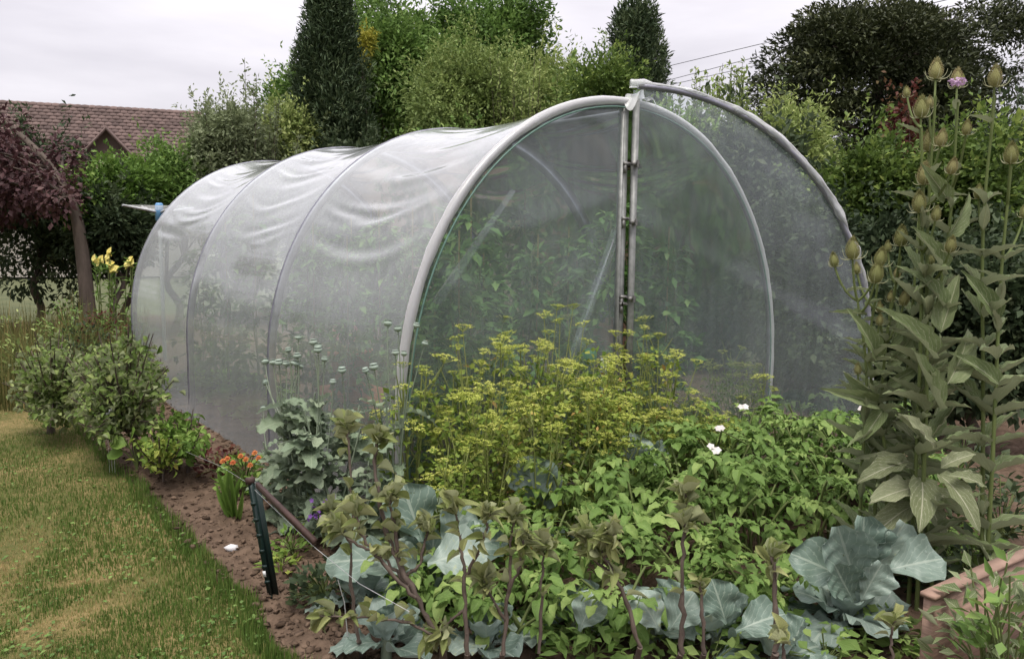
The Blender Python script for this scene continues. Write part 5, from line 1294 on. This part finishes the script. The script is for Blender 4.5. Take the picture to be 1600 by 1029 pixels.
# ------------------------------------------------------------------ teasels on the right
TL = leaf_meshes('leaf', M['lf_teasel'], [dict(wfun=w_oval(.3, .8), nu=7, nv=11, fold=.3, droop=d_, wave=.03, wfreq=4, seed=40 + i) for i, d_ in enumerate((.15, .4, -.05, .25))])
TLB = leaf_meshes('leaf', M['lf_teasel_low'], [dict(wfun=w_oval(.45, .7), nu=7, nv=11, fold=.2, droop=d_, wave=.05, wfreq=3, seed=50 + i) for i, d_ in enumerate((.35, .6, .2))])
def head_mesh(seed):
    r = np.random.default_rng(seed); b = MB(); v = np.linspace(0, 1, 11); pr = .31 * np.sin(PI * np.clip(v * .93 + .07, 0, 1)) ** .7 * (1 - .42 * v)
    pr[-1] = .0; b.lathe(np.stack([pr, v - .02], -1), (0, 0, 0), sides=14, var=.4)
    n = 210; t = (np.arange(n) + .5) / n; a = np.arange(n) * 2.39996; rad = np.interp(t, v, pr) * .97
    P = np.stack([np.cos(a) * rad, np.sin(a) * rad, t - .02], -1); D = unit(np.stack([np.cos(a), np.sin(a), np.full(n, .9)], -1))
    b.scatter(KITE, P, D, np.stack([-np.sin(a), np.cos(a), 0 * a], -1),   .17, .035, np.clip(.55 + .3 * (r.random(n) - .5), 0, 1))
    b.scatter(KITE, P[-30:], np.array([0, 0, 1.0]) + r.normal(size=(30, 3)) * .25, rdir(30, r), .26, .03, .5)
    return b.mesh('seed_head', M['head'], False)
HEADS = [head_mesh(s) for s in (1, 2)]
def bract_mesh(seed):
    r = np.random.default_rng(seed); b = MB()
    for i in range(7):
        a = i * .9 + r.uniform(-.2, .2); L = r.uniform(.45, .95); d = np.array([math.cos(a), math.sin(a), 0]); C = bez(d * .1, d * L * .75 + [0, 0, -.05], d * L * .85 + [0, 0, .15 + .5 * r.random()], 7); b.tube(C, np.linspace(.03, .008, 7), 4)
    return b.mesh('bracts', M['bract'])
BR = [bract_mesh(s) for s in (1, 2, 3)]
def teasel(label, px, d, stems, heads, leaves, basal, seed):
    r = np.random.default_rng(seed); base = gp(px, d); o = thing('teasel', label, 'teasel', base, 'teasels'); st = MB(); mains = []
    for top in stems:
        e = at(*top, d); C = spline([base + r.normal(size=3) * [.03, .03, 0], base * .6 + e * .4 + r.normal(size=3) * [.03, .03, 0], base * .25 + e * .75 + r.normal(size=3) * [.02, .02, 0], e], 6); mains.append(C); st.tube(C, np.linspace(.0095, .005, len(C)), 6)
    for k, (hx, hy, sz) in enumerate(heads):
        e = at(hx, hy, d + r.uniform(-.1, .1)); hh = {'L': .076, 'M': .056, 's': .042}[sz] * r.uniform(.92, 1.08)
        e = e - np.array([0, 0, hh * .5]); best = min(((np.linalg.norm((c - e) * [1, 1, .5]) + (0 if c[2] < e[2] - .12 else 9), tuple(c)) for m_ in mains for c in m_[2:]), key=lambda q: q[0])[1]
        p0 = np.array(best); C = bez(p0, p0 * .35 + e * .65 + [0, 0, -.06], e, 9); st.tube(C, np.linspace(.006, .0042, 9), 5)
        D = unit(C[-1] - C[-3] + np.array([0, 0, .05])); X = unit(np.cross(D, [.3, .8, .1])); Y = np.cross(D, X)
        hd = bpy.data.objects.new('seed_head', HEADS[k % 2]); COL.objects.link(hd); hd.parent = o; b0 = o.location
        hd.matrix_basis = Matrix(((X[0] * hh, Y[0] * hh, D[0] * hh, e[0] - b0[0]), (X[1] * hh, Y[1] * hh, D[1] * hh, e[1] - b0[1]), (X[2] * hh, Y[2] * hh, D[2] * hh, e[2] - b0[2]), (0, 0, 0, 1)))
        bc = bpy.data.objects.new('bracts', BR[k % 3]); COL.objects.link(bc); bc.parent = hd
        if r.random() < .5:
            k2 = r.integers(3, 6); a = r.uniform(0, 6.28); piece('leaf', TL[k % 4], o, C[k2], [math.cos(a), math.sin(a), .5], [0, 0, 1], .10, .03)
    st.build('stem', M['stem_green'], o)
    for k, (bp, tp, w) in enumerate(leaves):
        A, B_ = at(*bp, d), at(*tp, d + r.uniform(-.12, .05)); L = float(np.linalg.norm(B_ - A)); piece('leaf', TL[k % 4], o, A, B_ - A, fc + r.normal(size=3) * .5, L, L * w)
    for m_ in mains:                                             # opposite pairs up the stem
        for t in np.linspace(.10, .76, 12):
            p0 = m_[int(t * (len(m_) - 1))]; a = r.uniform(0, 6.28); L = r.uniform(.17, .31) * (1.1 - .6 * t)
            for sg in (0, PI): piece('leaf', TL[r.integers(0, 4)], o, p0, [math.cos(a + sg), math.sin(a + sg), r.uniform(.35, 1.0)], [0, 0, 1], L, L * r.uniform(.15, .22))
    for k, (bp, tp, w, dd) in enumerate(basal):
        A, B_ = at(*bp, d - .05), at(*tp, d + dd); L = float(np.linalg.norm(B_ - A)); piece('leaf', TLB[k % 3], o, A, B_ - A, [-_f[0] * .6, -_f[1] * .6, .9], L, L * w)
    return o
teasel('tallest teasel with many spiny seed heads at the right edge', 1470, 3.15, ((1462, 150), (1440, 200), (1497, 160)),
       ((1463, 108, 'L'), (1418, 143, 's'), (1440, 168, 'L'), (1453, 160, 's'), (1496, 122, 'L'), (1452, 220, 'L'), (1470, 216, 'M'), (1486, 260, 'M'), (1445, 272, 'L'), (1437, 316, 'L'), (1462, 334, 'M'), (1484, 382, 'M'), (1510, 200, 'M')),
       (((1480, 310), (1445, 260), .3), ((1475, 480), (1430, 400), .3), ((1470, 520), (1500, 430), .35), ((1460, 560), (1400, 470), .28), ((1475, 430), (1440, 350), .3), ((1480, 600), (1540, 500), .3), ((1470, 640), (1420, 545), .3), ((1480, 370), (1530, 300), .3)),
       ((((1470, 730)), (1520, 700), .45, -.1), ((1465, 740), (1545, 790), .4, -.25), ((1460, 700), (1420, 640), .3, -.1)), 401)
teasel('teasel with a cluster of seed heads beside the door edge', 1380, 3.3, ((1372, 440), (1408, 400), (1340, 470)),
       ((1333, 389, 'L'), (1305, 406, 'M'), (1340, 419, 's'), (1374, 402, 'L'), (1368, 426, 'L'), (1408, 369, 'L'), (1388, 385, 's'), (1402, 426, 's'), (1412, 466, 'M'), (1392, 463, 's'), (1375, 480, 's'), (1374, 500, 's'), (1341, 576, 's')),
       (((1372, 630), (1292, 607), .22), ((1370, 560), (1350, 490), .3), ((1375, 620), (1318, 576), .3), ((1385, 570), (1440, 520), .3), ((1380, 640), (1345, 690), .35), ((1390, 540), (1420, 470), .28), ((1355, 492), (1295, 489), .12), ((1385, 600), (1450, 570), .3)),
       (((1420, 720), (1345, 735), .38, -.1), ((1430, 735), (1365, 690), .35, -.05), ((1435, 760), (1368, 770), .36, -.2), ((1440, 745), (1450, 800), .4, -.3), ((1425, 790), (1368, 815), .38, -.2), ((1440, 700), (1400, 650), .35, 0)), 402)
teasel('leafy teasel between the two head-bearing teasels', 1435, 3.4, ((1436, 350), (1450, 430)), ((1436, 320, 'M'), (1455, 405, 's')),
       (((1436, 470), (1395, 430), .35), ((1440, 500), (1480, 440), .35), ((1440, 560), (1400, 500), .35), ((1445, 600), (1485, 520), .4), ((1440, 640), (1390, 590), .35), ((1440, 680), (1500, 610), .35), ((1436, 720), (1405, 640), .35)),
       (((1445, 760), (1500, 780), .4, -.2), ((1445, 780), (1490, 830), .4, -.2)), 403)
teasel('rightmost teasel, standing at the very edge beyond the tallest one', 1560, 3.1, ((1555, 150), (1580, 260)), ((1555, 120, 'L'), (1580, 240, 'L'), (1530, 300, 'M'), (1600, 330, 'M')),
       (((1560, 500), (1510, 420), .3), ((1560, 600), (1500, 540), .3)), (((1540, 760), (1500, 730), .4, -.1),), 404)
bl = MB(); c = at(1496, 128, 3.1)
for k in range(40): flower(bl, c + rdir(1, np.random.default_rng(k))[0] * [.03, .03, .012], rdir(1, np.random.default_rng(k + 50))[0], .009, 4, k)
# lilac ring of open florets on the tallest head belongs to that teasel
tz = [o for o in COL.objects if o.name == 'teasel'][0]
o = bl.build('florets', M['lilac'], tz); o['label'] = 'ring of small lilac florets on a seed head'

# ------------------------------------------------------------------ wooden board at the lower right corner
A, B_ = at(1452, 934, 2.55), at(1562, 868, 2.8)
v = unit((B_ - A) * [1, 1, 0]); sd = unit(np.cross(v, [0, 0, 1])); RM3 = np.stack([v, sd, np.array([0, 0, 1.0])], -1)
pl = thing('raised_bed_board', 'pinkish brown wooden board edging at the lower right corner', 'board', ((A + B_) / 2) * [1, 1, 0])
top_z = float(A[2]); mid = A + v * .6
b = MB(); mid = A + v * .45; b.box((mid[0], mid[1], top_z / 2 + .0), (.90, .035, top_z), RM3); b.build('plank', M['wood'], pl)
b = MB(); b.box((mid[0], mid[1], top_z + .009), (.92, .05, .014), RM3); b.build('cap_rail', M['wood'], pl)

# ------------------------------------------------------------------ apple cordon in the foreground
ASPEC = [dict(wfun=w_oval(.5, .62, .1), nu=7, nv=11, fold=f_, droop=d_, wave=w_, wfreq=2.4, cup=c_, seed=60 + i) for i, (f_, d_, w_, c_) in enumerate(((.25, .35, .03, .45), (.4, .25, .025, .6), (.1, .6, .035, .4), (.3, -.12, .03, .8), (.15, .8, .03, .4), (.45, .45, .025, .3)))]
APL = leaf_meshes('leaf', M['lf_apple'], ASPEC)
def apple(label, d, paths, seed, tips_n=9, along=4, L0=.062):
    """paths: branch polylines (px, py, depth offset) with start radius"""
    r = np.random.default_rng(seed); P0 = paths[0][0][0]; base = gp(P0[0], d + P0[2]); o = thing('apple_tree', label, 'apple tree', base, 'apple shoots in the foreground')
    st = MB()
    root = at(P0[0], P0[1], d + P0[2]); st.tube(np.array([base, base * .5 + root * .5 + [.01, .01, 0], root]), paths[0][1] * np.array([1.3, 1.1, 1.0]), 7)
    for pts, rad in paths:
        C = spline([at(x, y, d + q) for x, y, q in pts], 6); C = C + r.normal(size=C.shape) * .0028
        rr = np.linspace(rad * .85, max(rad * .36, .0024), len(C)) * (1 + .15 * r.normal(size=len(C)))
        st.tube(C, rr, 7)
        T = unit(C[-1] - C[-4])
        for i in range(tips_n):
            a = r.uniform(0, 6.28); X = unit(np.cross(T, [.3, .2, .9])); Y = np.cross(T, X); sp = r.uniform(.3, 1.5)
            D = unit(T + (math.cos(a) * X + math.sin(a) * Y) * sp); L = L0 * r.uniform(.55, 1.2) * (.75 + .25 * sp)
            piece('leaf', APL[r.integers(0, 6)], o, C[-1] - T * r.uniform(0, .05), D, np.array([0, 0, 1.0]) - T * .3 + r.normal(size=3) * .45, L, L * r.uniform(.34, .48))
        for i in range(along):
            k = r.integers(len(C) // 3, len(C)); D = unit(rdir(1, r)[0] + [0, 0, .5] + T * .3); L = L0 * r.uniform(.6, 1.1)
            piece('leaf', APL[r.integers(0, 6)], o, C[k], D, np.array([0, 0, 1.0]) + r.normal(size=3) * .5, L, L * r.uniform(.36, .48))
        for i in range(max(2, along)):
            k = r.integers(2, len(C) - 1); st.tube([C[k], C[k] + rdir(1, r)[0] * .010 + [0, 0, .006]], [rr[k] * .7, rr[k] * .2], 4)
    st.build('branch', M['apple_bark'], o, True)
    return o
apple('gnarled apple branches rising in a bundle at the lower middle', 2.55, (
    ([(692, 1010, .0), (655, 940, .0), (615, 860, .02), (595, 790, .03), (585, 720, .05), (590, 680, .05)], .012),
    ([(680, 985, .01), (640, 920, .03), (600, 870, .06), (560, 850, .08), (520, 820, .1)], .009),
    ([(650, 935, -.02), (600, 880, -.04), (568, 840, -.05), (552, 790, -.05)], .008),
    ([(625, 880, .02), (618, 830, .0), (610, 790, -.02), (614, 770, -.02)], .008),
    ([(630, 905, .04), (655, 880, .05), (668, 830, .06), (664, 815, .06)], .007),
    ([(700, 1000, 0), (640, 975, -.04), (570, 965, -.06), (500, 960, -.06)], .007)), 501, 20, 16)
apple('forked apple shoot with bare lower stem left of the white flowers', 2.5, (
    ([(730, 1020, 0), (726, 930, 0), (724, 880, 0), (716, 830, .02), (712, 780, .03)], .009),
    ([(727, 900, .0), (748, 860, -.02), (760, 820, -.03), (765, 795, -.03)], .007),
    ([(728, 950, .02), (700, 975, .03), (680, 1000, .04)], .006)), 502, 20, 9)
apple('apple shoot with curled leaves and twin twigs right of the fork', 2.55, (
    ([(785, 1020, 0), (795, 920, 0), (800, 850, .02), (803, 800, .02)], .009),
    ([(793, 930, 0), (812, 880, -.03), (818, 830, -.03)], .006),
    ([(790, 970, 0), (765, 930, -.02), (755, 900, -.03)], .006),
    ([(843, 1020, .05), (845, 930, .05), (850, 870, .06), (846, 850, .06)], .007)), 503, 19, 10)
apple('leafy brownish apple shoot leaning left in the lower middle', 2.5, (
    ([(1000, 1010, 0), (975, 930, 0), (950, 880, .0), (935, 845, .02)], .009),
    ([(960, 900, .02), (925, 870, .03), (915, 830, .04)], .006),
    ([(945, 870, 0), (955, 840, -.02), (950, 825, -.02)], .006)), 504, 24, 16)
apple('tall straight single apple shoot amid the potatoes', 2.55, (
    ([(1064, 1020, 0), (1066, 930, 0), (1068, 850, .0), (1070, 770, .0)], .010),
    ([(1068, 840, 0), (1072, 820, -.02), (1074, 812, -.02)], .006)), 505, 20, 5, .066)
apple('short stubby apple shoot with a tuft of pointed buds', 2.45, (([(1100, 1020, 0), (1097, 950, 0), (1094, 905, 0)], .009),), 506, 14, 1, .04)
apple('short apple shoot with pale drooping leaves before the big cabbage', 2.35, (([(1212, 1020, 0), (1212, 940, 0), (1210, 890, 0), (1207, 868, 0)], .011),), 507, 16, 1, .075)
apple('apple leaf tuft at the bottom edge before the right cabbage', 2.2, (([(1395, 1040, 0), (1396, 990, 0), (1395, 965, 0)], .006),), 508, 13, 1, .055)
apple('apple leaf tuft at the bottom edge left of the big cabbage', 2.2, (([(1225, 1040, 0), (1222, 1000, 0), (1215, 985, 0)], .006),), 509, 13, 1, .055)
apple('brown-leaved apple twig before the poppy leaves', 2.75, (([(560, 1000, 0), (548, 900, 0), (552, 800, .0), (545, 700, 0), (540, 660, 0)], .008), ([(548, 850, 0), (525, 810, .0), (515, 795, 0)], .006)), 510, 18, 16)

# ------------------------------------------------------------------ low growth that fills the bed
r = np.random.default_rng(700)
fill = [(-1.62, -.9), (-1.45, -1.15), (-1.25, -1.3), (-1.05, -1.5), (-.85, -1.62), (-.62, -1.5), (-.45, -1.55), (-.25, -1.6), (-.05, -1.62), (.15, -1.6), (.4, -1.55), (-.75, -1.35), (-1.7, -.55), (-1.85, -.75), (.6, -1.35), (-.5, -1.95), (-.9, -1.85), (-1.2, -1.65), (-1.5, -1.4)]
for i, (x, y) in enumerate(sorted(fill)):
    leafy_clump('bed_weed', 'low green weed among the cabbages, %s from the left along the near bed' % (ORD + ('fourteenth', 'fifteenth', 'sixteenth', 'seventeenth', 'eighteenth', 'nineteenth'))[i], (x + r.normal() * .03, y + r.normal() * .03, 0), .16, r.uniform(.12, .2), 90, M[('lf_potato', 'lf_mid', 'lf_potato')[i % 3]], .06, .036, 710 + i, up=.3)

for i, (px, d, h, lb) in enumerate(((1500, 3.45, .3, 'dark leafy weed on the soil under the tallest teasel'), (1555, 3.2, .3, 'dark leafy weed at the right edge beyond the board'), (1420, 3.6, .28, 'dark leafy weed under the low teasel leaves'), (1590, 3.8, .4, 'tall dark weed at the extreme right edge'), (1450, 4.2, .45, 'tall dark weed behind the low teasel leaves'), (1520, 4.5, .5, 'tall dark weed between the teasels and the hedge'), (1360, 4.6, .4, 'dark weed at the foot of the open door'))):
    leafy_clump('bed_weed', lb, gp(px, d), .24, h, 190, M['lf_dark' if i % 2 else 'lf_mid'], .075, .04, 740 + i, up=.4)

for i, (px, d, h, lb) in enumerate(((1585, 2.34, .6, 'leafy weed in front of the wooden board at the right edge'), (1625, 2.2, .64, 'leafy weed nearest the lower right corner'))):
    leafy_clump('bed_weed', lb, gp(px, d), .15, h, 150, M['lf_mid' if i % 2 else 'lf_teasel'], .07, .035, 760 + i, up=.5)
